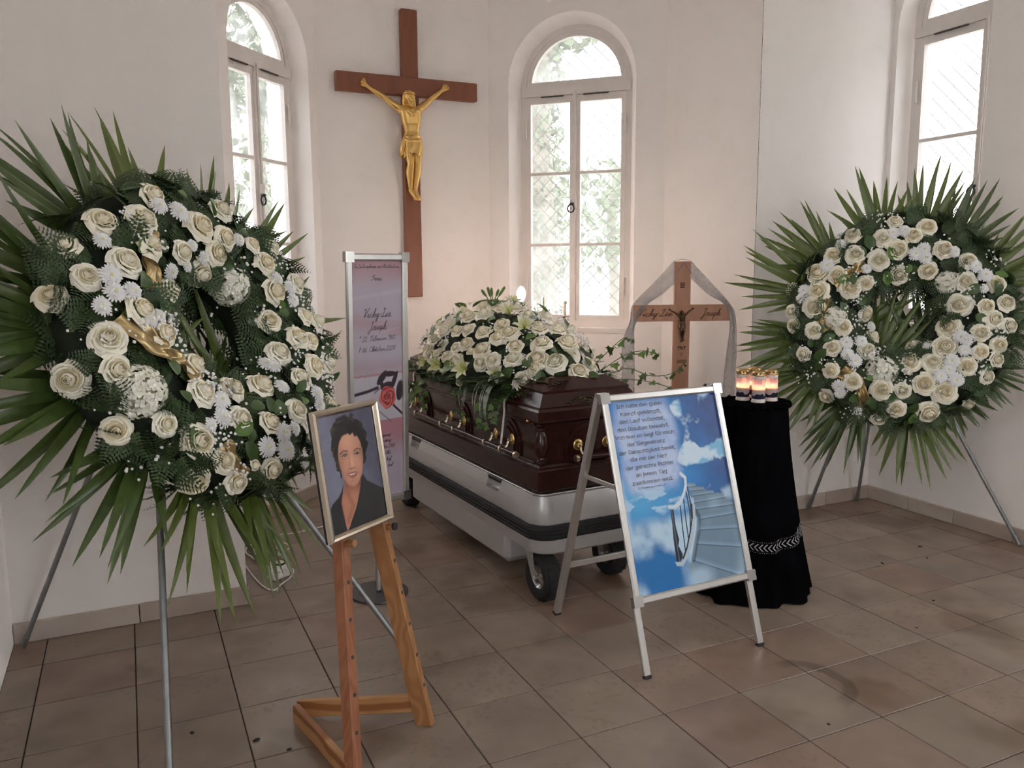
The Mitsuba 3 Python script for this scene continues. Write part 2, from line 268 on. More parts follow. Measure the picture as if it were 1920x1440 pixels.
# ---------------------------------------------------------------- windows (local x = along wall, y = up, z = outwards)
def window(name, label, M, cx, half, z0, zs, bars, mull, rod=True, clip=None, handle=1, ring_side=0, panes_clip=None):
    k = hold(name, label); fz, fd, fw = .14, .06, .045
    cl = (lambda g: g.intersection(clip)) if clip is not None else (lambda g: g)
    outer = archpoly(cx, half, z0, zs); inner = outer.buffer(-fw, join_style=1)
    tr0, tr1 = zs - .07, zs
    def P(nm, g, d, z, b='mat_frame', **kw): return put(k, nm, xf(prism(cl(g), d), mv(0, 0, z)), b, M, **kw)
    P('frame', outer.difference(inner), fd, fz)
    P('transom', sbox(cx - half + .01, tr0, cx + half - .01, tr1), .075, fz - .018)
    fan = archpoly(cx, half - fw - .002, tr1 + .002, zs + .002, rr=half - fw - .002); fan_in = fan.buffer(-.038, join_style=1)
    s = P('fanlight', fan.difference(fan_in), .04, fz + .004)
    put(s, 'pane', xf(quadpoly(cl(fan_in.buffer(.004))), mv(0, 0, fz + .03)), 'mat_pane', M)
    for sgn in (-1, 1):
        a, b = (cx - half + fw, cx - .001) if sgn < 0 else (cx + .001, cx + half - fw)
        sash = sbox(a, z0 + fw, b, tr0 - .003)
        if clip is not None and sash.intersection(clip).area < .02: continue
        ins = sbox(a + (.036 if sgn < 0 else .040), z0 + fw + .048, b - (.040 if sgn < 0 else .036), tr0 - .055)
        s = P('sash', sash.difference(ins), .045, fz - .004)
        lines = [ins.bounds[1]] + list(bars) + [ins.bounds[3]]
        for zb in bars:
            g = cl(sbox(ins.bounds[0] - .002, zb - .011, ins.bounds[2] + .002, zb + .011))
            put(s, 'glazing_bar', xf(prism(g, .03), mv(0, 0, fz + .002)), 'mat_frame', M)
        for q0, q1 in zip(lines[:-1], lines[1:]):
            g = cl(sbox(ins.bounds[0], q0, ins.bounds[2], q1))
            put(s, 'pane', xf(quadpoly(g), mv(0, 0, fz + .026)), 'mat_pane', M)
        if rod:
            for zb in (z0 + .32, z0 + 1.55):
                hx = a + .002 if sgn < 0 else b - .002
                if clip is None or clip.contains(Point(hx, zb)): put(s, 'hinge', xf(tube([(hx, zb - .07, fz - .016), (hx, zb + .07, fz - .016)], .008, 8), np.eye(4)), 'mat_frame', M)
    put(k, 'astragal', xf(prism(sbox(cx - .014, z0 + fw, cx + .014, tr0), .02), mv(0, 0, fz - .02)), 'mat_frame', M)
    put(k, 'rod', tube([(cx + .006, z0 + .06, fz - .027), (cx + .006, tr0 + .02, fz - .027)], .006, 8), 'mat_frame', M)
    h = put(k, 'handle_plate', bx(cx - .014, cx + .02, 2.13, 2.24, fz - .034, fz - .018, .003), 'mat_frame', M)
    th = np.linspace(.5, 2 * PI + .2, 22); hx = cx - .02 * handle
    put(h, 'handle_ring', cat([tube(np.c_[hx + .026 * np.sin(th), 2.13 + .03 * np.cos(th), np.full(22, fz - .048)], .0055, 7), xf(rbox(.03, .016, .03, .004), mv(hx + .008, 2.166, fz - .042))]), 'mat_iron', M, True)
    put(k, 'latch', cat([bx(cx - half * .62, cx - half * .2, tr0 - .012, tr0 - .004, fz - .026, fz - .012, .002), bx(cx + half * .15, cx + half * .6, tr0 - .012, tr0 - .004, fz - .026, fz - .012, .002)]) if clip is None else bx(cx - half * .7, cx - half * .25, tr0 - .012, tr0 - .004, fz - .026, fz - .012, .002), 'mat_darkgap', M)
    put(k, 'sill', cl(sbox(cx - half - .02, z0 - .035, cx + half + .02, z0 + .004)) and xf(prism(cl(sbox(cx - half - .02, z0 - .035, cx + half + .02, z0 + .002)), .15), mv(0, 0, -.012)), 'mat_frame', M)
    # diamond wire lattice outside
    L, st = [], .105
    x0, y0, x1, y1 = outer.bounds
    for d in np.arange(-(y1 - y0) - 1, (x1 - x0) + 1, st):
        for sg in (1, -1):
            ln = LineString([(x0 + d, y0), (x0 + d + (y1 - y0), y1)]) if sg > 0 else LineString([(x1 - d, y0), (x1 - d - (y1 - y0), y1)])
            g = ln.intersection(cl(outer))
            for s2 in getattr(g, 'geoms', [g]):
                if s2.length > .03:
                    c = np.array(s2.coords); L.append(tube(np.c_[c, np.full(len(c), .33 + .002 * sg)], .0028, 4, cap=False))
    put(k, 'wire_lattice', cat(L), 'mat_wire', M, stuff=True)
    return k
def quadpoly(g):
    v, f = trimesh.creation.triangulate_polygon(g, engine='earcut'); return tm(np.c_[v, np.zeros(len(v))], f)
MA, MC = fr(eA, [0, 0, 1], oA, pA), fr(eC, [0, 0, 1], oC, pC)
window('window_1', 'tall arched window left of the crucifix, half behind the left pier', MA, 1.243 - .53, .41, Z0, ZS, (1.85, 2.41), 0)
window('window_2', 'tall arched white framed window right of the crucifix', MC, .668, .446, Z0, ZS, (1.852, 2.408), 0)
MR = fr([0, -1, 0], [0, 0, 1], [1, 0, 0], (XR, YW, 0))
window('window_3', 'arched window in the right side wall above the right wreath', MR, cR, .540, 1.28, 3.18 + .07, (1.92, 2.505), 0, clip=sbox(-1, 0, YW - .36, 5))
# ---------------------------------------------------------------- outside
g = put(None, 'gravel_ground', tm([(-60, -60, -.25), (60, -60, -.25), (60, 60, -.25), (-60, 60, -.25)], [(0, 1, 2), (0, 2, 3)]), 'mat_gravel'); labels[g] = {'kind': 'structure', 'label': 'bright ground outside the windows'}
def leafcloud(center, rad, n, size, seed):
    r = np.random.default_rng(seed); d = r.normal(size=(n, 3)); d /= np.linalg.norm(d, axis=1, keepdims=True)
    c = V(*center) + d * V(*rad) * (r.uniform(.25, 1, (n, 1)) ** .5); Vv, F = [], []
    for i in range(n):
        a = unit(r.normal(size=3)); b = unit(np.cross(a, r.normal(size=3))); s = size * r.uniform(.6, 1.3); k = len(Vv)
        Vv += [c[i] - a * s, c[i] + b * s * .45, c[i] + a * s, c[i] - b * s * .45]; F += [(k, k + 1, k + 2), (k, k + 2, k + 3)]
    return tm(Vv, F)
def tree(label, x, y, h, tr, crown, seed, ivy=True):
    t = thing('tree', label, 'tree')
    p = spline([(x, y, -.3), (x + .06, y, h * .35), (x - .04, y, h * .7), (x + .1, y, h)], 8)
    put(t, 'trunk', tube(p, np.linspace(tr, tr * .7, len(p)), 14), 'mat_bark', smooth=True)
    if ivy: put(t, 'ivy', cat([leafcloud((x, y, z), (tr * 1.35, tr * 1.35, .5), 420, .06, seed + i) for i, z in enumerate(np.arange(1.0, h, .6))]), 'mat_outleaf', stuff=True)
    put(t, 'crown', cat([leafcloud(c, r, n, .1, seed + 50 + i) for i, (c, r, n) in enumerate(crown)]), 'mat_outleaf', stuff=True)
tree('ivy covered tree trunk outside the window right of the crucifix', 5.55, 6.35, 5.2, .30, [((5.5, 6.4, 5.0), (1.3, 1.2, .8), 900), ((6.5, 6.9, 5.3), (1.2, 1.2, .6), 500)], 3)
tree('leafy tree further off outside the window right of the crucifix', 9.4, 10.6, 3.6, .12, [((8.4, 9.9, 2.6), (1.4, 1.2, 1.0), 900)], 9, False)
tree('leafy tree outside the window left of the crucifix', 2.55, 8.6, 4.6, .12, [((2.2, 8.4, 4.8), (1.5, 1.0, 1.2), 2600), ((2.3, 8.2, 3.0), (.9, .7, .7), 350), ((1.7, 8.0, 1.3), (1.0, .8, .6), 900)], 15, False)
# ---------------------------------------------------------------- flower meshes (unit size, facing +z)
def petalset(layers, seed, inner, outer):
    r = np.random.default_rng(seed); ms, cs = [], []
    nl = len(layers)
    for li, (n, R, top, base, wid, inw, curl) in enumerate(layers):
        for k in range(n):
            ph = 2 * PI * (k + r.uniform(-.10, .10)) / n + li * 2.4; Rk, tk, ck = R * r.uniform(.95, 1.05), top + r.uniform(-.04, .04), curl * r.uniform(.7, 1.3); rip = r.uniform(0, 6)
            def fn(u, v):
                s = (v - .5) * 2; tip = np.maximum(0, u - .60) / .40
                rr = Rk * (.25 + .75 * np.sin(np.minimum(u / .62, 1) * PI / 2)) * (1 - inw * tip ** 1.6) * (1 + .10 * s); z = base + (tk - base) * np.minimum(1, u * 1.02) ** .8
                w = wid * np.sin(PI * (.15 + .66 * u)) ** .5
                rr = rr + ck * .26 * tip ** 1.5; z = z - ck * .30 * tip ** 2 - .09 * s * s * tip * (1 + ck) + .018 * np.sin(s * 5 + rip) * tip
                a = ph + s * w
                return np.c_[rr * np.cos(a), rr * np.sin(a), z]
            m, _ = grid(fn, 7, 5); ms.append(m); t = li / max(nl - 1, 1); jit = r.uniform(.93, 1.0)
            uu = np.repeat(np.linspace(0, 1, 7), 5)[:, None]; A, B = V(*inner), V(*outer)
            cs.append(((A * (1 - t) + B * t) * (1 - uu) * .94 + uu * (A * (1 - t) * .35 + B * (t + (1 - t) * .65))) * jit)
    return cat(ms), np.vstack(cs)
CR_IN, CR_OUT = (.91, .80, .56), (.94, .91, .77)
ROSE_OPEN = [(3, .12, .40, -.3, 1.5, .55, 0), (3, .21, .40, -.4, 1.35, .40, 0), (4, .32, .37, -.45, 1.05, .28, .05), (5, .45, .30, -.5, .88, .15, .20), (5, .60, .20, -.55, .86, .05, .45), (6, .76, .05, -.58, .74, 0, .75), (6, .86, -.14, -.6, .76, 0, 1.0)]
ROSE_HALF = [(3, .14, .50, -.3, 1.5, .55, 0), (3, .25, .50, -.4, 1.35, .42, 0), (4, .38, .45, -.5, 1.05, .30, .05), (5, .53, .34, -.55, .88, .18, .25), (5, .68, .16, -.6, .86, .05, .6), (6, .82, -.06, -.62, .72, 0, .9)]
ROSE_BUD = [(2, .16, .70, -.5, 1.7, .6, 0), (3, .30, .66, -.6, 1.35, .45, .02), (4, .44, .52, -.65, 1.05, .28, .15), (4, .58, .18, -.7, .98, .05, .6)]
roses = []
for i, (lay, sd) in enumerate(((ROSE_OPEN, 1), (ROSE_OPEN, 2), (ROSE_HALF, 3), (ROSE_HALF, 4), (ROSE_BUD, 5))):
    m, c = petalset(lay, sd, CR_IN if i != 1 else (.91, .83, .64), CR_OUT if i % 2 == 0 else (.93, .915, .80))
    roses.append(mikit.ply(m, 'mat_petal', True, color=c))
def chrys(seed):
    r = np.random.default_rng(seed); Vv, F, Cc = [], [], []
    for n, L, z, up in ((20, 1.0, 0, .05), (18, .86, .07, .22), (14, .66, .14, .40), (9, .42, .2, .55)):
        for k in range(n):
            a = 2 * PI * (k + r.uniform(-.2, .2)) / n; l = L * r.uniform(.9, 1.05); w = .105 * L ** .4; d = V(math.cos(a), math.sin(a), 0); q = V(-d[1], d[0], 0); b = len(Vv)
            for t, ww in ((.12, .4), (.55, 1.0), (.85, .95), (1.0, .35)):
                zz = z + up * t * l * 1.0 - .16 * t ** 3 * l; c = d * l * t + V(0, 0, zz)
                Vv += [c - q * w * ww + V(0, 0, .03), c + q * w * ww + V(0, 0, .03)]; Cc += [(.80, .81, .82)] * 2
            for i in range(3): F += [(b + 2 * i, b + 2 * i + 1, b + 2 * i + 3), (b + 2 * i, b + 2 * i + 3, b + 2 * i + 2)]
    s = trimesh.creation.icosphere(1, .16); s.apply_transform(mv(0, 0, .3) @ sc(1, 1, .6)); nb = len(Vv)
    return tm(np.vstack([Vv, s.vertices]), np.vstack([F, s.faces + nb])), np.vstack([Cc, np.tile((.66, .66, .34), (len(s.vertices), 1))])
chry = [mikit.ply(m, 'mat_petal', True, color=c) for m, c in (chrys(1), chrys(2))]
def hydrangea(seed, n=120):
    r = np.random.default_rng(seed); Vv, F, Cc = [], [], []
    for i in range(n):
        t = (i + .5) / n; th = math.acos(1 - 1.25 * t); ph = i * 2.39996; d = V(math.sin(th) * math.cos(ph), math.sin(th) * math.sin(ph), math.cos(th)); d = unit(d + r.normal(size=3) * .12)
        c = d * r.uniform(.88, 1.0); a = unit(np.cross(d, r.normal(size=3))); b = np.cross(d, a); s = .20; col = V(.86, .86, .77) * r.uniform(.92, 1.02)
        for q in range(4):
            x = a * math.cos(q * PI / 2) + b * math.sin(q * PI / 2); y = np.cross(d, x); k = len(Vv); l = r.uniform(-.03, .05)
            Vv += [c - d * .03, c + x * s * .6 - y * s * .52 + d * l, c + x * s * 1.08 + d * .03, c + x * s * .6 + y * s * .52 + d * (l - .02)]
            F += [(k, k + 1, k + 2), (k, k + 2, k + 3)]; Cc += [col * .92, col, col, col]
    core = trimesh.creation.icosphere(1, .78); nb = len(Vv)
    return tm(np.vstack([Vv, core.vertices]), np.vstack([F, core.faces + nb])), np.vstack([Cc, np.tile((.55, .57, .42), (len(core.vertices), 1))])
hyd = [mikit.ply(m, 'mat_petal', False, color=c) for m, c in (hydrangea(1), hydrangea(2))]
def lily(seed, open_=1.0):
    ms, cs = [], []
    for k in range(6):
        ph = k * PI / 3; inn = k % 2
        def fn(u, v):
            s = (v - .5) * 2; w = (.30 if inn else .22) * np.sin(PI * (.10 + .90 * u) ** .9); w = np.maximum(w, .005)
            rr = open_ * (.10 + .95 * u ** 1.35); z = -.85 + 1.05 * u - .55 * open_ * np.maximum(0, u - .6) ** 2 * 3
            x, y = rr, s * w; zz = z + .12 * s * s * w * 3
            return np.c_[x * math.cos(ph) - y * math.sin(ph), x * math.sin(ph) + y * math.cos(ph), zz]
        m, uv = grid(fn, 7, 5); ms.append(m); u = uv[:, :1]
        cs.append(V(.58, .62, .22) * (1 - u) + V(.80, .79, .70) * u)
    for k in range(6):
        a = k * PI / 3 + .4; t = tube([(0, 0, -.7), (.10 * math.cos(a), .10 * math.sin(a), -.2), (.28 * math.cos(a), .28 * math.sin(a), .12)], .022, 5); ms.append(t); cs.append(np.tile((.55, .60, .22), (len(t.vertices), 1)))
        e = rbox(.05, .12, .05, .02, (.28 * math.cos(a), .28 * math.sin(a), .14)); ms.append(e); cs.append(np.tile((.50, .26, .06), (len(e.vertices), 1)))
    return cat(ms), np.vstack(cs)
m, c = lily(1); lily_p = mikit.ply(m, 'mat_petal', True, color=c)
def calla():
    def fn(u, v):
        a = v * 2 * PI; r = .12 + .46 * u ** 2.2 * (1 + .45 * np.cos(a)); z = -1.0 + 1.15 * u + .32 * u ** 3 * np.cos(a)
        return np.c_[r * np.cos(a), r * np.sin(a), z]
    m, uv = grid(fn, 9, 17); c = V(.62, .64, .40) * (1 - uv[:, :1]) + V(.80, .78, .70) * uv[:, :1]
    s = tube([(0, 0, -.6), (.03, 0, .1)], .07, 8); return cat([m, s]), np.vstack([c, np.tile((.72, .52, .18), (len(s.vertices), 1))])
m, c = calla(); calla_p = mikit.ply(m, 'mat_petal', True, color=c)
def leafmesh(w, fold=.12, bend=.25, n=6):
    Vv, F = [], []
    for i in range(n + 1):
        t = i / n; ww = w * math.sin(PI * min(1, t * .92 + .08)) ** .8 * (1 if t < 1 else 0) + .002; z = -bend * t * t
        Vv += [(t, -ww, z + fold * ww), (t, 0, z), (t, ww, z + fold * ww)]
    for i in range(n):
        a = 3 * i; F += [(a, a + 3, a + 1), (a + 1, a + 3, a + 4), (a + 1, a + 4, a + 2), (a + 2, a + 4, a + 5)]
    return tm(Vv, F)
roseleaf = [mikit.ply(leafmesh(.36, .3, .25), 'mat_leaf', True), mikit.ply(leafmesh(.33, .5, .1), 'mat_leaf_bright', True)]
def ivymesh():
    p = [(0, 0), (.10, .30), (-.05, .52), (.30, .42), (.48, .55), (.56, .25), (1.0, 0), (.56, -.25), (.48, -.55), (.30, -.42), (-.05, -.52), (.10, -.30)]
    v = [(x, y, .18 * abs(y) - .1 * x * x) for x, y in p] + [(.35, 0, 0)]; n = len(p)
    return tm(v, [(n, i, (i + 1) % n) for i in range(n)])
ivy_p = [mikit.ply(ivymesh(), 'mat_leaf', False), mikit.ply(ivymesh(), 'mat_leaf_bright', False)]
def frond(L, r):
    """leatherleaf fern frond along +x, flat in xy"""
    Vv, F = [], []
    n = 11
    for i in range(n):
        t = (i + .6) / n; l = L * .52 * (1 - t) ** .8 + .01 * L; zb = -.22 * L * t * t
        for s in (-1, 1):
            d = unit(V(.55, s, 0)); c = V(t * L, 0, zb); q = V(-d[1], d[0], 0) * s
            m = max(2, int(5 * (1 - t)) + 1)
            for k in range(m):
                a = c + d * l * k / m; b = c + d * l * (k + 1.25) / m; w = l * .20 * (1 - .55 * k / m); j = len(Vv); dz = r.uniform(-.01, .015) * L
                Vv += [a, a + d * l * .5 / m + q * w + V(0, 0, dz), b + V(0, 0, -.01 * L * k), a + d * l * .5 / m - q * w + V(0, 0, dz)]
                F += [(j, j + 1, j + 2), (j, j + 2, j + 3)]
    return Vv, F
def fernmesh(frames, L, seed):
    r = np.random.default_rng(seed); A, Bf = [], []; k = 0
    for M in frames:
        v, f = frond(L * r.uniform(.75, 1.2), r); v = np.array(v) @ M[:3, :3].T + M[:3, 3]; A.append(v); Bf.append(np.array(f) + k); k += len(v)
    return tm(np.vstack(A), np.vstack(Bf))
def budcloud(pts, rad, seed):
    r = np.random.default_rng(seed); s = trimesh.creation.icosphere(0, 1.0); A, Bf = [], []
    for i, p in enumerate(pts):
        q = rad * r.uniform(.65, 1.25); A.append(s.vertices * q * V(1, 1, .8) + p); Bf.append(s.faces + 12 * i)
    return tm(np.vstack(A), np.vstack(Bf))
def lookM(o, z, spin, s):
    z = unit(z); x = unit(np.cross(z, [.3, .2, 1.0] if abs(z[2]) < .9 else [1, 0, 0])); y = np.cross(z, x); c, n = math.cos(spin), math.sin(spin)
    return fr((x * c + y * n) * s, (-x * n + y * c) * s, z * s, o)
def blade(bend, fold, tw):
    Vv, F = [], []; n = 8
    for i in range(n + 1):
        t = i / n; w = .036 * (t * 9 if t < .06 else 1) * min(1, .45 + 1.6 * t) * (1 - t ** 2.6) ** .9 + .0008; z = bend * t * t; a = tw * t
        for s in (-1, 0, 1): Vv.append((t, s * w * math.cos(a), z + (fold * w if s else 0) + s * w * math.sin(a)))
    for i in range(n):
        a = 3 * i; F += [(a, a + 3, a + 1), (a + 1, a + 3, a + 4), (a + 1, a + 4, a + 2), (a + 2, a + 4, a + 5)]
    return tm(Vv, F)
blades = [[mikit.ply(blade(b, f, t), f'mat_palm{m}', True) for b, f, t in ((.06, .5, .1), (-.08, .7, -.15), (.14, .35, .2), (-.16, .55, .05))] for m in range(3)]
# ---------------------------------------------------------------- wreaths
RR, RT, RB = .385, .19, .14
def basis(yaw, tilt):
    y, t = math.radians(yaw), math.radians(tilt); n = V(math.sin(y) * math.cos(t), math.cos(y) * math.cos(t), math.sin(t)); e = unit(np.cross([0, 0, 1], n)); return e, np.cross(n, e), n
def tor(a, b):
    rho = math.hypot(a, b); k = max(-1, min(1, (rho - RR) / RT)); h = RB * math.sqrt(1 - k * k); nr = k / RT; nz = h / RB ** 2
    n = unit(V(a / max(rho, 1e-6) * nr, b / max(rho, 1e-6) * nr, nz)); return h, n
def ribbon_on(path, w, seed, lift=.012):
    r = np.random.default_rng(seed); P = spline(path, 10); n = len(P); ph = r.uniform(0, 6, 5)
    def pt(i, s):
        p = P[i]; d = unit(P[min(i + 1, n - 1)] - P[max(i - 1, 0)]); q = p + V(-d[1], d[0]) * s * w * (1 - .35 * math.sin(PI * i / (n - 1)) ** 2); h, nn = tor(*q)
        z = h + lift + .010 * math.sin(s * 9 + ph[0] + i * .25) + .007 * math.sin(s * 17 + ph[1] - i * .4) + .006 * math.sin(i * .9 + ph[2])
        return (q[0], q[1], z)
    S_ = np.linspace(-.5, .5, 9); Vv = [pt(i, s) for i in range(n) for s in S_]; F = []
    for i in range(n - 1):
        for j in range(8):
            a = i * 9 + j; F += [(a, a + 9, a + 10), (a, a + 10, a + 1)]
    return tm(Vv, F)
def wreath(label, center, yaw, tilt, rs, cs, hs, rib, fans, seed, avoid):
    e, u, n = basis(yaw, tilt); M0 = fr(e, u, n, center); r = np.random.default_rng(seed)
    w = thing('funeral_wreath', label, 'wreath')
    Vv = []; nU, nV = 56, 16
    for i in range(nU):
        for j in range(nV):
            A, Bq = 2 * PI * i / nU, 2 * PI * j / nV; wob = .86 + .12 * meshkit.noise(V(math.cos(A) * 6, math.sin(A) * 6, j), seed)
            q = RR + RT * wob * math.cos(Bq); Vv.append((q * math.cos(A), q * math.sin(A), RB * wob * math.sin(Bq) - .02))
    F = []
    for i in range(nU):
        for j in range(nV):
            a, b, c, d = i * nV + j, ((i + 1) % nU) * nV + j, ((i + 1) % nU) * nV + (j + 1) % nV, i * nV + (j + 1) % nV; F += [(a, b, c), (a, c, d)]
    put(w, 'moss_ring', tm(Vv, F), 'mat_moss', M0, True)
    # ferns tucked in all over the ring, pointing outward and around
    fs = []
    for k in range(250):
        A = r.uniform(0, 2 * PI); q = RR + r.uniform(-.17, .18); a, b = q * math.cos(A), q * math.sin(A); h, nn = tor(a, b)
        rad = V(math.cos(A), math.sin(A), 0); tan = V(-rad[1], rad[0], 0); d = unit(rad * r.uniform(-.3, 1.0) * (1 if q > RR - .06 else -1) + tan * r.uniform(-.9, .9) + nn * r.uniform(.0, .32)); y = unit(np.cross(nn, d)); fs.append(fr(d, y, np.cross(d, y), V(a, b, h * .8)))
    for k in range(22): # outer fringe behind the flowers
        A = r.uniform(0, 2 * PI); rad = V(math.cos(A), math.sin(A), 0); d = unit(rad + V(-rad[1], rad[0], 0) * r.uniform(-.6, .6) + V(0, 0, r.uniform(-.2, .35))); y = unit(np.cross([0, 0, 1], d)); fs.append(fr(d, y, np.cross(d, y), rad * (RR + .12) + V(0, 0, -.03)))
    for k in range(110): # outer flank
        A = r.uniform(0, 2 * PI); rad = V(math.cos(A), math.sin(A), 0); tan = V(-rad[1], rad[0], 0); z = r.uniform(-.08, .09); o = rad * (RR + RT * math.sqrt(1 - (z / RB) ** 2) * .97) + V(0, 0, z); nn = unit(rad + V(0, 0, z * 8)); d = unit(tan * r.uniform(-1, 1) + V(0, 0, r.uniform(-.5, 1)) + nn * r.uniform(.1, .5)); y = unit(np.cross(nn, d)); fs.append(fr(d, y, np.cross(d, y), o))
    for k in range(44): # ferns and leaves closing the hole from behind
        A = r.uniform(0, 2 * PI); rad = V(math.cos(A), math.sin(A), 0); d = unit(-rad + V(-rad[1], rad[0], 0) * r.uniform(-.7, .7) + V(0, 0, r.uniform(-.25, .15))); y = unit(np.cross([0, 0, 1], d)); M = fr(d, y, np.cross(d, y), rad * (RR - .10) + V(0, 0, -.07)); M[:3, :3] *= 1.3; fs.append(M)
    put(w, 'fern_foliage', fernmesh(fs, .125, seed), 'mat_fern', M0, stuff=True)
    k = 0
    for (ang, hr, spread, nb, ln, z, dirang) in fans:
        A = math.radians(ang); hub = V(hr * math.cos(A), hr * math.sin(A), z); D = math.radians(ang if dirang is None else dirang)
        tip = hub + V(math.cos(D), math.sin(D), 0) * .05; back = hub - V(math.cos(D), math.sin(D), 0) * .16 + V(0, 0, -.02)
        mi_ = int(r.integers(0, 3)); f = put(w, 'palm_fan', tube([back, hub, tip], [.007, .006, .004], 6), f'mat_palm{mi_}', M0, True)
        for i in range(nb):
            t = (i + .5) / nb - .5; a = D + math.radians(spread) * t + r.uniform(-.05, .05); L = ln * (1 - .35 * abs(2 * t) ** 2) * r.uniform(.86, 1.06)
            d = V(math.cos(a), math.sin(a), r.uniform(-.12, .16)); d = unit(d); y = unit(np.cross([0, 0, 1], d)); y = unit(y + V(0, 0, r.uniform(-.5, .5))); zz = np.cross(d, y)
            put(f, 'blade', blades[mi_][int(r.integers(0, 4))], M=M0 @ fr(d * L, y * L * r.uniform(1.1, 1.5) * (.46 / L), zz * L, hub + V(0, 0, r.uniform(-.01, .01))))
    for i, path in enumerate(rib): put(w, 'gold_ribbon', ribbon_on(path[1:], path[0], seed + i), 'mat_gold_satin', M0, True, label='crumpled gold satin ribbon' if i == 0 else None)
    for (a, b, z, s) in rs:
        h, nn = tor(a, b); z = max(z, h); s = min(max(s, .026), .058); nn = unit(nn * .75 + V(0, 0, .55) + r.normal(size=3) * .13)
        kind = 4 if s < .030 else int(r.choice([0, 1, 2, 3], p=[.36, .26, .22, .16]))
        put(w, 'rose', roses[kind], M=M0 @ lookM(V(a, b, z) + nn * .030, nn, r.uniform(0, 6), s * 1.06))
    for (a, b, z, s) in cs:
        h, nn = tor(a, b); nn = unit(nn * .8 + V(0, 0, .5) + r.normal(size=3) * .15); put(w, 'chrysanthemum', chry[int(r.integers(0, 2))], M=M0 @ lookM(V(a, b, max(z, h)) + nn * .026, nn, r.uniform(0, 6), s * 1.05))
    for (a, b, z, s) in hs:
        h, nn = tor(a, b); nn = unit(nn + V(0, 0, .7)); put(w, 'hydrangea', hyd[int(r.integers(0, 2))], M=M0 @ lookM(V(a, b, max(z, h)) - nn * .022, nn, r.uniform(0, 6), s * .92))
    taken = [V(a, b) for (a, b, z, s) in rs + cs + hs]
    for k in range(38):
        for _ in range(30):
            A = r.uniform(0, 2 * PI); q = RR + r.uniform(-.15, .18); a, b = q * math.cos(A), q * math.sin(A)
            if min(np.linalg.norm(V(a, b) - t) for t in taken) > .042: break
        h, nn = tor(a, b); d = unit(np.cross(nn, r.normal(size=3)) + nn * .35); y = unit(np.cross(nn, d)); s = r.uniform(.05, .085)
        put(w, 'rose_leaf', roseleaf[int(r.random() < .25)], M=M0 @ fr(d * s, y * s, np.cross(d, y) * s, V(a, b, h + .012)))
    pts = []
    for k in range(46):
        A = r.uniform(0, 2 * PI); q = RR + r.uniform(-.16, .18); c = V(q * math.cos(A), q * math.sin(A))
        for _ in range(int(r.integers(9, 19))):
            p = c + r.normal(size=2) * .026; h, nn = tor(*p); pts.append(V(p[0], p[1], h) + nn * r.uniform(.018, .045))
    put(w, 'baby_breath', budcloud(np.array(pts), .0056, seed), 'mat_whitebud', M0, stuff=True)
    return w
def allfans(seed, base=.93):
    r = np.random.default_rng(seed); out = []
    for i in range(13): out.append((i * 360 / 13 + r.uniform(-8, 8), .40, r.uniform(60, 84), int(r.integers(11, 15)), (base - .40 + r.uniform(-.05, .05)) * (.66 if 280 < i * 360 / 13 < 335 else 1.0), -.07 - .03 * (i % 2), None))
    out += [(250, .34, 80, 14, .62, -.10, 78), (300, .34, 64, 12, .56, -.12, 112), (200, .34, 60, 10, .5, -.13, 30)]
    return out
LR = [(-.35,.37,.10,.045),(-.12,.47,.12,.044),(-.22,.37,.14,.049),(.03,.36,.14,.051),(-.24,.28,.14,.046),(.13,.32,.14,.042),(.26,.29,.14,.031),(.08,.27,.12,.042),(-.47,.30,.06,.042),(-.36,.22,.14,.050),(-.09,.27,.12,.039),(.02,.22,.06,.048),(.30,.22,.14,.041),(-.48,.19,.10,.039),(-.17,.15,.07,.045),(.30,.11,.13,.050),(-.55,.16,.01,.041),(-.38,.06,.14,.049),(.25,.00,.09,.040),(.40,-.01,.14,.034),(-.50,-.01,.11,.049),(-.32,-.02,.13,.041),(.32,-.09,.13,.043),(.38,-.11,.14,.032),(.22,-.13,.10,.047),(-.51,-.10,.10,.043),(-.23,-.13,.11,.043),(.34,-.21,.14,.043),(-.57,-.08,-.01,.049),(.23,-.25,.14,.042),(-.27,-.23,.14,.046),(-.09,-.23,.10,.045),(.06,-.24,.09,.049),(-.42,-.29,.10,.036),(-.15,-.34,.14,.040),(.14,-.36,.14,.039),(-.51,-.26,0,.039),(-.33,-.37,.11,.052),(-.03,-.38,.14,.042),(-.25,-.45,.10,.037),(-.15,-.49,.11,.022),(-.05,-.52,.09,.040),(-.19,-.52,.06,.037),(-.32,-.47,-.02,.045),(.18,-.42,.13,.032),(.17,-.46,.11,.026),(.46,.14,.05,.04),(.49,-.03,.05,.042),(.47,-.2,.05,.04),(.4,-.36,.05,.04),(.42,.3,.05,.04),(.2,.44,.05,.042)]
LC = [(-.13,.42,.13,.032),(-.06,.40,.14,.040),(-.40,.29,.12,.029),(-.43,.18,.13,.035),(-.44,.12,.13,.035),(-.49,.09,.11,.031),(-.39,.12,.14,.032),(-.17,.21,.11,.030),(-.08,.23,.09,.028),(.01,.26,.10,.025),(-.04,.29,.12,.023),(.31,.15,.14,.031),(.37,.11,.14,.032),(.36,.06,.14,.029),(.19,.31,.14,.026),(-.32,.04,.13,.024),(-.37,.02,.14,.025),(.15,-.17,.08,.034),(.16,-.19,.10,.030),(.21,.02,.05,.019),(-.21,-.27,.14,.034),(-.24,-.32,.14,.037),(.12,-.27,.12,.031),(.01,-.42,.14,.037),(.07,-.42,.14,.029),(-.08,-.45,.13,.038),(.01,-.48,.12,.041),(.13,-.53,.08,.031),(.27,-.32,.14,.036),(.27,-.36,.13,.031),(-.29,-.33,.13,.025)]
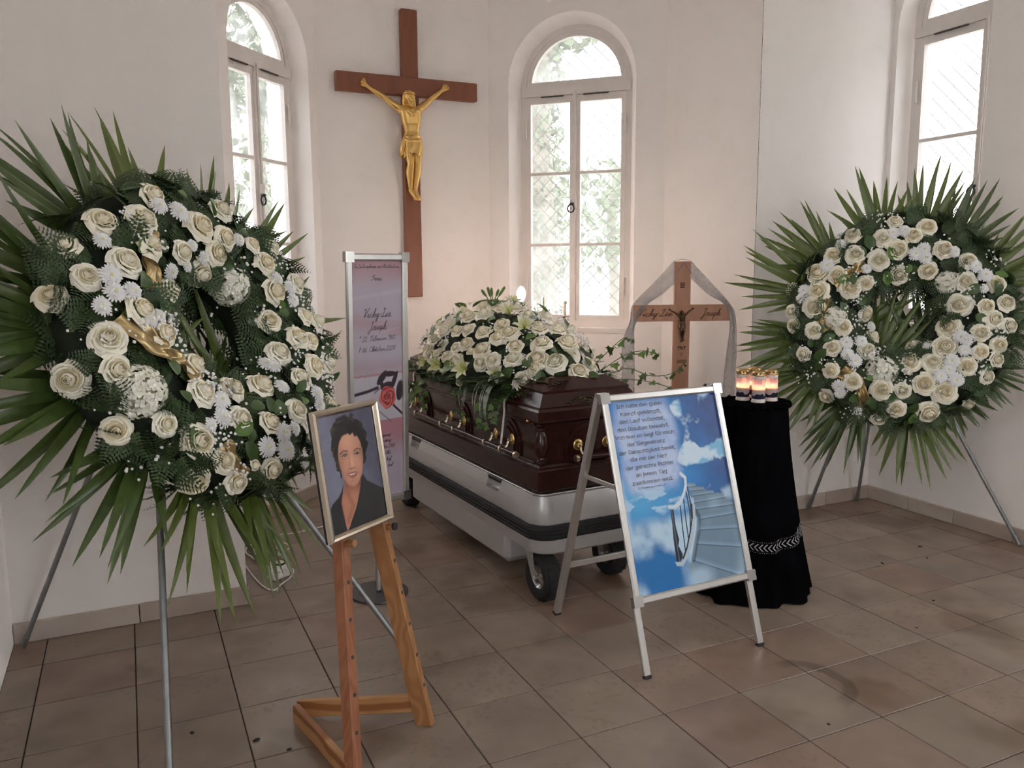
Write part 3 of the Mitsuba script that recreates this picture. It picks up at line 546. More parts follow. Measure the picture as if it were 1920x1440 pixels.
LH = [(.16,.16,.07,.082),(-.46,-.18,.12,.089)]
wreath('wreath of white roses and palm leaves on the left, nearer than the other one', (1.022, -.02, 1.43), 137, 24, LR, LC, LH,
       [(.09, (-.22, .33), (-.25, .24), (-.26, .13)), (.10, (-.44, .06), (-.36, -.06), (-.27, -.11), (-.20, -.19)), (.05, (-.24, -.40), (-.20, -.47), (-.18, -.53))], allfans(21, .97), 77, None)
RRs = [(-.05,.52,.09,.038),(.11,.49,.11,.044),(-.26,.45,.10,.040),(-.11,.43,.13,.045),(-.36,.34,.11,.043),(-.25,.34,.14,.049),(-.04,.37,.14,.053),(.04,.44,.13,.041),(-.13,.31,.14,.052),(.19,.36,.14,.049),(.31,.30,.13,.041),(-.44,.24,.11,.057),(-.34,.23,.14,.048),(-.02,.24,.09,.050),(.12,.26,.12,.047),(.30,.19,.14,.049),(-.56,.16,0,.040),(-.43,.14,.13,.053),(-.27,.16,.13,.054),(-.19,.19,.11,.038),(-.45,.05,.13,.056),(.28,.07,.12,.059),(.40,.06,.14,.039),(.50,.08,.11,.043),(.45,.18,.12,.042),(-.56,.03,.05,.039),(-.18,.03,.01,.044),(.44,-.01,.13,.047),(-.55,-.05,.07,.036),(-.30,-.06,.13,.042),(-.45,-.08,.13,.043),(.24,-.05,.10,.056),(.52,-.04,.10,.039),(.38,-.08,.14,.044),(-.49,-.21,.08,.039),(-.35,-.18,.14,.044),(-.14,-.11,.02,.041),(.22,-.16,.11,.059),(-.17,-.19,.10,.044),(.09,-.16,0,.044),(.47,-.14,.12,.039),(.38,-.18,.14,.039),(-.35,-.30,.13,.042),(.05,-.25,.10,.051),(.16,-.25,.12,.051),(.32,-.26,.14,.045),(.46,-.22,.11,.039),(-.24,-.36,.14,.043),(.42,-.31,.10,.039),(-.09,-.40,.14,.053),(.01,-.40,.14,.040),(.12,-.36,.14,.056),(.22,-.40,.13,.059),(-.36,-.44,.01,.039),(-.01,-.50,.11,.044),(-.09,-.55,.06,.044),(.35,-.45,.01,.035),(.15,-.51,.09,.059)]
RC = [(-.06,.45,.13,.036),(-.01,.46,.13,.036),(.05,.34,.14,.039),(.09,.37,.14,.036),(.10,.32,.13,.036),(-.50,.15,.10,.035),(-.51,.10,.10,.035),(-.39,.28,.12,.043),(-.19,.26,.13,.028),(-.16,-.05,.02,.032),(-.28,-.15,.13,.039),(-.28,-.21,.14,.037),(-.24,-.25,.14,.042),(-.21,-.14,.10,.037),(.25,-.24,.14,.041),(.23,-.28,.14,.038),(.19,-.32,.14,.038),(.27,-.33,.14,.041),(.29,-.10,.13,.038),(.32,-.12,.14,.035),(.31,-.18,.14,.035),(.15,-.16,.06,.031),(.34,.27,.13,.035),(.39,.22,.13,.040),(-.31,-.38,.12,.037),(-.30,-.42,.10,.034),(-.32,.40,.11,.031),(-.20,-.51,.07,.028),(.23,.35,.14,.033),(.38,.15,.14,.027)]
RH = [(.22,.19,.12,.071),(-.34,-.01,.14,.073),(-.09,-.29,.12,.092)]
wreath('wreath of white roses and palm leaves standing in the right corner under the side window', (4.70, .13, 1.37), 222, 9, RRs, RC, RH,
       [(.08, (-.20, .30), (-.27, .24), (-.36, .19)), (.07, (-.40, .10), (-.42, 0), (-.38, -.08)), (.09, (-.30, -.30), (-.22, -.36), (-.18, -.46), (-.16, -.55))], allfans(33, .95), 99, None)
def easel(label, apex, feet, hooks, seed):
    t = thing('wreath_stand', label, 'stand'); a = V(*apex)
    for f in feet:
        f = V(*f); d = unit(f - a); put(t, 'leg', cat([tube([a, f], .0115, 10), tube([f - d * .06, f], .0135, 10)]), 'mat_zinc', smooth=40)
    put(t, 'top_plate', xf(rbox(.07, .07, .05, .008), mv(*a)), 'mat_zinc')
    for p, q in hooks: put(t, 'hook', tube(spline([p, (V(*p) + V(*q)) / 2 + V(0, 0, -.01), q, V(*q) + V(0, 0, .05)], 5), .006, 8), 'mat_zinc', smooth=True)
    return t
easel('grey metal tripod stand carrying the left wreath', (.872, .35, 1.5), [(.27, .945, .012), (.809, -.56, .012), (1.795, .053, .012)], [((.90, .32, 1.50), (1.0, .16, 1.68)), ((1.02, .28, 1.24), (1.14, .0, 1.0)), ((.85, .02, 1.05), (.98, -.06, 1.02))], 1)
easel('grey metal tripod stand carrying the right wreath', (4.99, .45, 1.45), [(4.97, .985, .012), (5.42, .975, .012), (5.53, -.13, .012)], [((4.97, .43, 1.46), (4.86, .30, 1.70)), ((5.05, .36, 1.2), (4.92, .30, .95))], 2)
# ---------------------------------------------------------------- crucifix on the back wall
def sph(p, r): return m3.Manifold.sphere(r, 20).translate([float(x) for x in p])
def bone(*pr): return m3.Manifold.batch_hull([sph(p, r) for p, r in pr])
def bodymesh(parts, ref, it=6):
    m = m3.Manifold.batch_boolean(parts, m3.OpType.Add).refine_to_length(ref); t = unman(m); t.merge_vertices(); trimesh.smoothing.filter_taubin(t, .5, .53, it); return t
FY = 2.895
def P3(x, z, dy=0): return V(x, FY + dy, z)
def corpus():
    B = []
    chest, ribs, waist, hip = P3(2.782, 2.805), P3(2.787, 2.745, .004), P3(2.794, 2.684, .012), P3(2.792, 2.615, .008)
    shL, shR = P3(2.700, 2.842, .014), P3(2.862, 2.852, .014)
    B += [bone((chest + V(-.038, 0, .012), .046), (chest + V(.038, 0, .014), .046), (ribs + V(-.030, 0, 0), .042), (ribs + V(.030, 0, 0), .042))]
    B += [bone((ribs + V(-.030, 0, 0), .040), (ribs + V(.030, 0, 0), .040), (waist + V(-.018, 0, 0), .036), (waist + V(.018, 0, 0), .036))]
    B += [bone((waist + V(-.018, 0, 0), .036), (waist + V(.018, 0, 0), .036), (hip + V(-.026, 0, 0), .042), (hip + V(.026, 0, 0), .042))]
    B += [bone((chest + V(-.03, -.024, .016), .028), (chest + V(-.010, -.03, -.004), .022)), bone((chest + V(.034, -.024, .018), .028), (chest + V(.014, -.03, -.004), .022))]
    B += [bone((shL, .030), (chest + V(-.04, 0, .015), .040)), bone((shR, .030), (chest + V(.04, 0, .018), .040))]
    elL, wrL, haL = P3(2.588, 2.914, .018), P3(2.478, 2.972, .02), P3(2.448, 2.996, .022)
    elR, wrR, haR = P3(2.938, 2.918, .018), P3(3.030, 2.990, .02), P3(3.058, 3.010, .022)
    for s, el, w, h in ((shL, elL, wrL, haL), (shR, elR, wrR, haR)):
        d = el - s; B += [bone((s, .029), (s + d * .45 + V(0, -.003, -.003), .026), (el, .019)), bone((el, .020), (el + (w - el) * .3, .021), (w, .0125)), bone((w, .012), (h, .016))]
        f = unit(h - w); q = unit(np.cross(f, [0, 1, 0]))
        for k, (o, l) in enumerate(((-.011, .034), (-.004, .040), (.004, .038), (.011, .030))): B.append(bone((h + q * o, .0058), (h + q * o * 1.5 + f * l * .6 + V(0, -.006, 0), .0052), (h + q * o * 1.7 + f * l * .85 + V(0, -.018, 0), .0045)))
        B.append(bone((h - f * .01 + q * .012, .006), (h + q * .026 + f * .014 + V(0, -.006, 0), .005)))
    neck, head = P3(2.776, 2.868, .0), P3(2.764, 2.918, -.026)
    B += [bone((chest + V(-.008, .004, .03), .034), (neck, .024)), bone((neck, .024), (head, .028))]
    B += [bone((head + V(0, .004, .012), .040), (head + V(.006, -.012, -.020), .028), (head + V(.012, -.018, -.042), .015))]
    fx = unit(V(.25, -1, -.45)); B += [bone((head + fx * .034 + V(.002, 0, .006), .007), (head + fx * .046 + V(.006, 0, -.012), .0075))]
    for s in (-1, 1): B.append(bone((head + V(.016 * s - .002, -.034, .010), .008), (head + V(.016 * s + .004, -.030, -.014), .010)))
    kL, kR, aL, aR = P3(2.766, 2.442, -.030), P3(2.822, 2.446, -.028), P3(2.772, 2.262, .006), P3(2.806, 2.256, .004)
    for h, k, a, toe, s in ((hip + V(-.034, 0, -.01), kL, aL, P3(2.798, 2.192, -.032), -1), (hip + V(.034, 0, -.01), kR, aR, P3(2.822, 2.190, -.036), 1)):
        B += [bone((h, .043), (h + (k - h) * .4, .041), (k, .027)), bone((k, .027), (k + (a - k) * .33 + V(.006 * s, .012, 0), .029), (a, .0155)), bone((a, .016), (a + V(0, .006, -.012), .016), (toe, .012))]
        for q in range(5): B.append(bone((toe + V((q - 2) * .0055, .006, .006), .0065), (toe + V((q - 2) * .0068, -.006, -.012), .0048)))
    body = bodymesh(B, .0065, 5)
    H = [bone((head + V(-.004, .016, .020), .037), (head + V(0, .022, -.01), .034))]
    for k in range(9):
        a = PI * (k / 8) ; x = math.cos(a); y = math.sin(a) * .6
        H.append(bone((head + V(.036 * x, .004 + .02 * y, .012), .012), (head + V(.040 * x, .012 + .02 * y, -.026), .011), (head + V(.044 * x + .006, .016 + .012 * y, -.058 - .006 * (k % 2)), .008)))
    for k in range(5): H.append(bone((head + V(.006 + (k - 2) * .008, -.026 + .002 * abs(k - 2), -.034), .0085), (head + V(.012 + (k - 2) * .005, -.030, -.060 - .004 * (k % 2)), .006)))
    cr = tube(np.array([head + V(.040 * math.cos(t), .002 + .038 * math.sin(t), .026 + .004 * math.sin(5 * t)) for t in np.linspace(0, 2 * PI, 24, endpoint=False)]), .007, 6, closed=True)
    hair = cat([bodymesh(H, .006, 4), cr])
    def fn(u, v):
        a = v * 2 * PI; fr_ = np.clip(-np.sin(a), 0, 1); z = 2.650 - (.112 + .030 * fr_) * u - .018 * u * np.cos(a)
        rx, ry = .060 + .012 * np.sin(u * PI * .7), .050 + .008 * u; band = np.exp(-((u - .18) / .16) ** 2)
        k = 1 + .075 * band * np.sin(26 * (u + .10 * np.cos(a) * fr_)) + .05 * (1 - band) * np.sin(7 * a + 6 * u + 1.5 * np.cos(2 * a)) + .03 * band
        return np.c_[2.793 + rx * k * np.cos(a), FY - .004 + ry * k * np.sin(a) - .008 * u, z + .005 * np.sin(7 * a + 1) * u]
    lc, _ = grid(fn, 34, 73)
    def fk(u, v):
        a = v * 2 * PI; r = (.012 + .018 * u ** .7) * (1 + .30 * np.sin(4 * a + 5 * u)) * np.minimum(1, 12 * (1.02 - u)); x = 2.731 - .020 * u; z = 2.640 - .150 * u
        return np.c_[x + r * np.cos(a) * .8, FY - .006 + r * np.sin(a), z + .010 * np.sin(3 * a) * u]
    kn, _ = grid(fk, 18, 25)
    return body, hair, cat([lc, kn])
body, hair, loin = corpus()
cz = thing('crucifix', 'large wooden wall crucifix with a gilded figure of Christ on the back wall', 'crucifix')
put(cz, 'upright_beam', bx(2.742, 2.868, 2.948, 3.006, 1.452, 3.563, .006), 'mat_crosswood')
put(cz, 'cross_beam', bx(2.243, 3.341, 2.940, 2.994, 2.944, 3.080, .006), 'mat_crosswood')
f = put(cz, 'figure', body, 'mat_gold', smooth=True, label='gilded carved figure with outstretched arms and bowed head')
put(f, 'hair', hair, 'mat_gold', smooth=True); put(f, 'loincloth', loin, 'mat_gold', smooth=True, label='pleated gilded loincloth')
# ---------------------------------------------------------------- script lettering (stroke letters, flat ribbons)
GL = {'a': (5, '3.5,3.5 1.5,4 .3,2 1,.2 3,1.5 3.8,4 3.5,1 4.2,.2 5.4,1.5'), 'b': (4.2, '0,1 2,7 1.6,9 .8,7.5 .6,1 2,0 3.2,1.5 2.6,3.6 4.2,3.2'), 'c': (3.8, '3,3.4 1.8,4 .4,2.2 1,.2 2.6,.3 4,1.8'),
 'd': (5, '3.4,3.4 1.6,4 .3,2 1,.2 2.8,1 4.6,9 3.6,1 4.4,.2 5.4,1.5'), 'e': (3.5, '0,1 2.4,2.4 2,4 .8,3 .8,.8 2,0 3.8,1.6'), 'f': (3, '0,1 2.4,6.5 2.4,9 1.4,7.5 .6,-3 1.4,-3.8 1.6,0 3.2,1.5'),
 'h': (4.2, '0,1 2,7 1.6,9 .9,7 .3,0 1.8,3.6 2.8,3.6 2.4,.6 3.2,.1 4.4,1.6'), 'i': (2.6, '0,1 1.2,3.8 .9,.6 1.6,.1 2.8,1.6;1.5,5.6 1.7,6'), 'k': (3.8, '0,1 2,7 1.6,9 .9,7 .3,0 1,2 3,3.8 2.6,2.4 1.2,2 2.8,.2 4,1.4'),
 'm': (5.5, '.2,3.4 .9,3.8 .5,0 1.8,3.7 2.4,3.4 2,0 3.4,3.7 4,3.4 3.7,.5 4.4,.1 5.7,1.6'), 'n': (4.1, '.2,3.4 .9,3.8 .5,0 1.9,3.7 2.6,3.4 2.2,.5 3,.1 4.3,1.6'), 'o': (3.8, '2.2,4 .6,3 .5,.8 1.8,0 3,1.6 2.6,3.6 2,4 4,3.4'),
 'p': (3.9, '0,1 1,3.8 0,-4 1.2,3.4 2.6,3.6 2.8,1.2 1.4,.2 .9,.8 4,1.4'), 'r': (3.5, '0,1 1,4.2 1.4,3.6 2.6,3.6 2.2,.6 2.8,.1 3.8,1.5'), 's': (3.1, '0,.8 1.6,4 2.4,1.4 1.4,0 .4,.6 1.4,.2 3.4,1.5'), 't': (2.6, '0,1 1.8,7 .9,.8 1.6,.1 2.8,1.5;.4,4.8 3,5.2'),
 'u': (4.4, '0,1 .9,3.8 .7,.6 1.6,.1 2.8,1.6 3.2,3.8 3,.6 3.7,.1 4.8,1.6'), 'v': (3.4, '.2,3.2 1,3.8 1.2,.4 2.6,3.8 3.6,3.4'), 'w': (4.6, '.2,3.2 1,3.8 1,.3 2.2,3.6 2.4,.3 3.8,3.8 4.8,3.4'), 'y': (3.8, '0,1 .9,3.8 .8,.8 1.8,.3 3,3.8 2,-3.6 1,-3.4 1.4,-1.6 4,1.4'),
 'g': (4, '3,3.4 1.6,4 .3,2 1,.2 2.6,1.4 3.2,3.8 2.4,-3.4 1.2,-3.4 1.6,-1.6 4.4,1.4'), 'l': (2.6, '0,1 2,7 1.6,9 .9,7.4 .8,.8 1.6,.1 2.8,1.6'), 'z': (3.4, '.2,3.4 2.6,3.8 .4,.2 2.4,.2 3.6,1.4'),
 'I': (4.2, '.6,7 2,9 4.4,8.8;3,8.8 1.8,1 .6,0 -.4,1'), 'L': (4.8, '1,7 2.4,9 3.2,7.6 1.4,1 .2,.1 -.2,.8 1.2,.9 3.2,0 4.8,1'), 'A': (5.4, '0,0 1,.2 4.4,9 4.4,0;1.4,3 5,3.4'), 'F': (5, '0,7 1.4,8.8 6,9;3.6,8.8 2,.8 .6,0 0,1;2.2,5 4.6,5.2'),
 'V': (5, '0,7.6 1.6,9 2,7 1.6,.2 4.8,8.4 6,9'), 'J': (5, '1.4,7.6 3,9 5.6,8.8;4.4,8.8 2.4,-2.6 .8,-3.8 .2,-2.4 4.6,.8'), 'O': (5.6, '3.4,9 .8,7 .4,2 2.4,0 4.8,2.6 4.6,7.4 3,9 2.6,7.8 5,7.4'), 'U': (5.6, '0,7.6 1.2,9 1,2 2.4,0 4.4,3 5,9 4.8,1 5.8,.4'),
 '0': (4, '1.8,8 .4,5 .6,1.4 1.8,0 3.2,2.6 3,6.6 1.8,8'), '1': (2.8, '.4,6 2,8 1.4,0'), '2': (4, '.4,6.4 1.6,8 3,6.6 .2,0 3.4,.2'), '6': (3.8, '3,8 .8,4 .6,1 1.8,0 3,1.6 2.2,3.4 .8,2'), '9': (3.8, '3,6 1.6,4.4 .6,6 1.6,8 3,7 2.6,2.6 1.4,0'), '7': (3.6, '.4,7.6 3.4,8 1.2,0'), '4': (3.8, '2.4,8 .2,3 3.6,3;2.8,5 2.2,0'),
 '-': (2.8, '.2,3 2.2,3.2'), '.': (1.8, '.2,0 .5,.3'), '*': (3.4, '0,7 2.4,8.8;1.4,9.4 1,6.4;0,8.8 2.4,7'), '†': (3.6, '1.4,9.5 1.2,0;0,6.6 2.8,6.8'), ' ': (2.4, '')}
def script(txt, h, wt, slant=.30):
    """flat script lettering; capitals are h tall; returns shapely shape with the baseline origin"""
    x, L = 0, []
    for ch in txt:
        adv, st = GL[ch]
        for s in st.split(';') if st else ():
            p = np.array([[float(q) for q in a.split(',')] for a in s.split()]); p = spline(p, 5) if len(p) > 2 else p
            L.append(LineString(np.c_[(p[:, 0] + x + slant * p[:, 1]), p[:, 1]] * h / 9).buffer(wt, 3))
        x += adv
    return unary_union(L).simplify(wt * .12)
from shapely import affinity
def fit_text(g, x0, x1, y):
    b = g.bounds; k = (x1 - x0) / (b[2] - b[0]); return affinity.translate(affinity.scale(g, k, min(1, max(k, .6)) if k < 1 else 1, origin=(b[0], 0)), x0 - b[0], y)
# ---------------------------------------------------------------- grave cross with veil
gn = V(math.sin(math.radians(200)), math.cos(math.radians(200)), 0); ge = V(-gn[1], gn[0], 0); GM = fr(ge, [0, 0, 1], gn, (3.9, 1.05, 0))   # local x right, y up, z to the viewer
gc = thing('grave_cross', 'wooden grave cross with a carved name, standing behind the black draped table', 'cross')
put(gc, 'upright', bx(-.051, .051, 0.03, 1.703, -.015, .015, .003), 'mat_gravewood', GM)
put(gc, 'crossbar', bx(-.303, .303, 1.336, 1.438, -.010, .019, .003), 'mat_gravewood', GM)
put(gc, 'foot', cat([bx(-.22, .22, 0, .05, -.03, .03, .004), bx(-.03, .03, 0, .05, -.22, .22, .004)]), 'mat_gravewood', GM)
def engr(g, z, nm='lettering'): put(gc, nm, xf(prism(g, .0012), mv(0, 0, z)), 'mat_engrave', GM)
engr(fit_text(script('Vicky-Lee', .045, .0018), -.275, -.062, 1.368), .0188); engr(fit_text(script('Joseph', .045, .0018), .112, .245, 1.368), .0188)
engr(fit_text(script('1961', .022, .0015, .1), -.026, .026, 1.160), .0148); engr(fit_text(script('2020', .022, .0015, .1), -.030, .030, 1.076), .0148)
engr(affinity.translate(script('†', .022, .0014, 0), -.004, 1.118), .0148); engr(Point(-.001, 1.213).buffer(.008), .0148)
engr(affinity.translate(sbox(-.0125, -.017, .0125, .017).difference(unary_union([sbox(-.007, -.010 + .009 * i, .006, -.006 + .009 * i) for i in range(3)])), -.002, 1.558), .0148, 'plate')
S0 = np.eye(4); S0[:3, :3] = np.array([[1, 0, 0], [0, 0, 1], [0, -1, 0]]) * .235
FM = GM @ mv(-.002, 1.408, .034) @ S0 @ mv(-2.79, -FY, -2.99)
f = put(gc, 'figure', body, 'mat_bronze', FM, True, label='small dark bronze crucified figure'); put(f, 'hair', hair, 'mat_bronze', FM, True); put(f, 'loincloth', loin, 'mat_bronze', FM, True)
def net(Sf, na, nb, w=.00055):
    """woven net: ribbons along both directions of the surface Sf(a,b)"""
    Vv, F = [], []
    def run(P):
        n = len(P); d = np.gradient(P, axis=0); q = np.cross(d, gn); q /= np.linalg.norm(q, axis=1, keepdims=True) + 1e-9; b = len(Vv)
        for i in range(n): Vv.append(P[i] - q[i] * w); Vv.append(P[i] + q[i] * w)
        for i in range(n - 1): F.append((b + 2 * i, b + 2 * i + 1, b + 2 * i + 3)); F.append((b + 2 * i, b + 2 * i + 3, b + 2 * i + 2))
    for a in np.linspace(0, 1, na): run(np.array([Sf(a, b) for b in np.linspace(0, 1, 7)]))
    for b in np.linspace(0, 1, nb): run(np.array([Sf(a, b) for a in np.linspace(0, 1, 26)]))
    return tm(Vv, F)
def gp(x, y, z): return GM[:3, :3] @ V(x, y, z) + GM[:3, 3]
def lerp(a, b, t): return a + (b - a) * t
def poly_at(P, t):
    P = np.asarray(P, float); i = min(int(t * (len(P) - 1)), len(P) - 2); return lerp(P[i], P[i + 1], t * (len(P) - 1) - i)
vl = [((-.052, 1.706, .0), (-.050, 1.575, .02)), ((-.180, 1.570, -.005), (-.14, 1.50, .028)), ((-.306, 1.441, 0), (-.225, 1.441, .026)), ((-.325, 1.34, 0), (-.300, 1.31, .024)), ((-.375, 1.20, .02), (-.300, 1.15, .022)), ((-.375, 1.02, .03), (-.298, 1.0, .024)), ((-.372, .86, .03), (-.300, .84, .024))]
vr = [((.052, 1.706, .0), (.050, 1.60, .02)), ((.180, 1.575, -.005), (.16, 1.50, .028)), ((.306, 1.441, 0), (.26, 1.441, .026)), ((.345, 1.36, 0), (.304, 1.33, .024)), ((.352, 1.20, .02), (.290, 1.15, .022)), ((.346, 1.02, .03), (.276, 1.0, .024)), ((.338, .80, .03), (.268, .80, .024))]
vt = thing('veil', 'sheer dark netting veil draped over the grave cross', 'veil')
for q in (vl, vr):
    A, Bq = [x[0] for x in q], [x[1] for x in q]; A, Bq = spline(A, 6), spline(Bq, 6)
    put(vt, 'net', net(lambda a, b: gp(*(lerp(poly_at(A, a), poly_at(Bq, a), b) + V(0, 0, .006 * math.sin(b * 9 + a * 5)))), 300, 26), 'mat_tulle', stuff=True)
    put(vt, 'hem', cat([tube(np.array([gp(*p) for p in A]), .0011, 4), tube(np.array([gp(*p) for p in Bq]), .0013, 4)]), 'mat_tulle')
put(vt, 'hem', cat([tube(spline([gp(-.05, 1.62, .022), gp(.004, 1.69, .019), gp(.012, 1.704, .018)], 6), .0016, 5), tube(spline([gp(.05, 1.63, .022), gp(.02, 1.68, .019), gp(.004, 1.705, .018)], 6), .0016, 5), tube(spline([gp(-.054, 1.705, 0), gp(0, 1.716, .004), gp(.054, 1.705, 0)], 6), .0016, 5)]), 'mat_tulle')
# ---------------------------------------------------------------- printed pictures (functions of each print's own uv)
def sdp(u, v, P):
    """signed distance to a polygon in uv, negative inside"""
    P = np.asarray(P, float); n = len(P); d = mi.Float(9.0); s = mi.Float(1.0)
    for i in range(n):
        ax, ay = map(float, P[i]); bx_, by_ = map(float, P[i - 1]); ex, ey = bx_ - ax, by_ - ay
        wx, wy = u - ax, v - ay; t = dr.clip((wx * ex + wy * ey) / (ex * ex + ey * ey + 1e-12), 0, 1); qx, qy = wx - ex * t, wy - ey * t
        d = dr.minimum(d, qx * qx + qy * qy); c1, c2, c3 = v >= ay, v < by_, ex * wy > ey * wx
        s = dr.select((c1 & c2 & c3) | (~c1 & ~c2 & ~c3), -s, s)
    return s * dr.sqrt(d)
def inside(u, v, P, soft=.006): return smoothstep(soft, -soft, sdp(u, v, P))
def blob(u, v, cx, cy, rx, ry, a=0.0, soft=.5):
    c, s = math.cos(a), math.sin(a); x, y = (u - cx) * c + (v - cy) * s, -(u - cx) * s + (v - cy) * c
    return smoothstep(1 + soft, 1 - soft, dr.sqrt(dr.square(x / rx) + dr.square(y / ry)))
def line(u, v, P, w):
    d = mi.Float(9.0)
    for (ax, ay), (bx_, by_) in zip(P[:-1], P[1:]):
        ex, ey = bx_ - ax, by_ - ay; wx, wy = u - ax, v - ay; t = dr.clip((wx * ex + wy * ey) / (ex * ex + ey * ey), 0, 1); d = dr.minimum(d, dr.square(wx - ex * t) + dr.square(wy - ey * t))
    return smoothstep(w * 1.4, w * .5, dr.sqrt(d))
HAIR = [(.208,.640),(.212,.700),(.205,.763),(.222,.833),(.222,.880),(.290,.900),(.337,.944),(.420,.962),(.500,.968),(.573,.955),(.655,.902),(.762,.852),(.822,.795),(.812,.727),(.838,.684),(.800,.639),(.752,.600),(.738,.530),(.700,.500),(.66,.6),(.50,.70),(.33,.62),(.300,.44),(.262,.470),(.228,.540),(.240,.590)]
FACE = spline([(.296,.674),(.330,.746),(.394,.791),(.487,.809),(.582,.798),(.660,.754),(.700,.681),(.708,.601),(.682,.508),(.630,.430),(.560,.372),(.480,.350),(.400,.372),(.336,.430),(.298,.526),(.286,.602)], 2, True)
NECK = [(.315,.446),(.325,.400),(.295,.345),(.245,.315),(.222,.254),(.232,.178),(.262,.013),(.38,.075),(.52,.185),(.60,.285),(.640,.401),(.60,.45)]
JL = [(.311,.400),(.255,.343),(.196,.306),(.092,.268),(.035,.232),(.017,.144),(-.01,-.01),(.262,-.01),(.232,.169),(.227,.254),(.264,.313)]
JR = [(.658,.433),(.709,.366),(.877,.294),(.984,.252),(1.01,.237),(1.01,-.01),(.262,-.01),(.355,.079),(.464,.173),(.531,.258),(.595,.355),(.620,.409)]
def portrait(p, n, uv):
    u, v = uv.x, uv.y; w1, w2 = fbm(u * 9, v * 12, 1.0, 3) - .5, fbm(u * 22, v * 30, 5.0, 2) - .5
    c = mix((.20, .205, .285), (.075, .075, .115), smoothstep(.15, 1.0, u * .75 + v * .35 + .25 * w1))
    w4 = fbm(u * 15, v * 21, 4.0, 3) - .5
    hu, hv = u + .05 * w1 + .085 * w4, v + .06 * w4 + .02 * w2
    hair = inside(hu, hv, HAIR, .008)
    c = mix(c, mix((.010, .008, .008), (.042, .028, .022), smoothstep(.45, .72, fbm(u * 15 + w1 * 3, v * 24, 2.0, 3))), hair)
    skin = mix((.56, .29, .20), (.37, .155, .098), smoothstep(.10, .95, dr.abs(u - .50) * 2.6 + .25 * smoothstep(.55, .3, v)))
    nk = inside(u, v, NECK)
    c = mix(c, mix((.46, .20, .13), (.24, .085, .055), smoothstep(.26, .40, v) * .9 + .4 * line(u, v, [(.36, .30), (.42, .20), (.30, .09)], .03) + .5 * smoothstep(.5, .62, u)), nk)
    c = mix(c, mix((.018, .018, .020), (.034, .033, .036), fbm(u * 5, v * 4, 3.0, 3)), dr.maximum(inside(u, v, JL, .005), inside(u, v, JR, .005)))
    c = mix(c, mi.Color3f(.012, .012, .013), .6 * line(u, v, [(.640, .40), (.60, .30), (.50, .18), (.36, .06)], .008) + .5 * line(u, v, [(.255, .34), (.235, .25), (.245, .1)], .007))
    def soft(P, w):
        d = mi.Float(9.0)
        for (ax, ay), (bx_, by_) in zip(P[:-1], P[1:]):
            ex, ey = bx_ - ax, by_ - ay; wx, wy = u - ax, v - ay; t = dr.clip((wx * ex + wy * ey) / (ex * ex + ey * ey), 0, 1); d = dr.minimum(d, dr.square(wx - ex * t) + dr.square((wy - ey * t) * 1.3))
        return dr.exp(-d / (w * w))
    def glow(cx, cy, rx, ry): return dr.exp(-dr.square((u - cx) / rx) - dr.square((v - cy) / ry))
    f = inside(u, v, FACE, .012)
    s = skin * (1 + .16 * glow(.45, .735, .12, .05) + .14 * glow(.50, .60, .03, .07)) * (1 - .28 * glow(.705, .58, .05, .16) - .22 * glow(.30, .50, .05, .12) - .22 * glow(.50, .35, .20, .03))
    s = mix(s, mi.Color3f(.60, .27, .20), .55 * glow(.385, .540, .06, .032) + .50 * glow(.612, .530, .05, .032))
    s = s * (1 - .34 * glow(.395, .640, .075, .020) - .34 * glow(.608, .628, .068, .020))
    s = mix(s, mi.Color3f(.06, .028, .02), .85 * soft([(.325, .655), (.385, .673), (.45, .660)], .0075) + .85 * soft([(.556, .648), (.62, .660), (.684, .644)], .0075))
    for ex, ey, sl in ((.397, .630, -.05), (.606, .618, -.10)):
        e = blob(u, v, ex, ey, .040, .0095, sl, .35); s = mix(s, mi.Color3f(.34, .27, .24), e); s = mix(s, mi.Color3f(.022, .014, .011), blob(u, v, ex, ey + .001, .0175, .0105, 0, .35))
        s = mix(s, mi.Color3f(.03, .012, .010), .9 * soft([(ex - .046, ey - .002 - sl * .02), (ex - .005, ey + .0105), (ex + .044, ey + .003 + sl * .08)], .0055)); s = mix(s, mi.Color3f(.7, .7, .7), blob(u, v, ex - .005, ey + .004, .0045, .0035))
        s = s * (1 - .18 * soft([(ex - .045, ey - .020), (ex + .005, ey - .027), (ex + .045, ey - .018)], .006))
    s = s * (1 - .30 * glow(.492, .506, .050, .010) - .16 * soft([(.470, .62), (.462, .56), (.447, .525)], .012)) * (1 + .22 * glow(.502, .545, .016, .03))
    s = mix(s, mi.Color3f(.12, .045, .035), .8 * glow(.466, .506, .011, .0045) + .8 * glow(.517, .504, .011, .0045))
    s = s * (1 - .17 * soft([(.428, .512), (.385, .478), (.378, .448)], .012) - .15 * soft([(.553, .503), (.592, .475), (.598, .446)], .011))
    s = mix(s, mi.Color3f(.42, .125, .105), inside(u, v, spline([(.396,.473),(.440,.481),(.480,.476),(.520,.478),(.574,.466),(.545,.434),(.508,.421),(.465,.421),(.425,.440)], 2, True), .006))
    s = mix(s, mi.Color3f(.07, .018, .015), inside(u, v, [(.410,.469),(.480,.466),(.562,.463),(.524,.446),(.462,.442)], .004)); s = mix(s, mi.Color3f(.68, .60, .55), inside(u, v, [(.420,.466),(.485,.463),(.548,.461),(.514,.450),(.455,.448)], .004))
    s = s * (1 - .20 * glow(.49, .402, .06, .010))
    c = mix(c, s, f)
    w3 = fbm(u * 13, v * 18, 9.0, 3) - .5
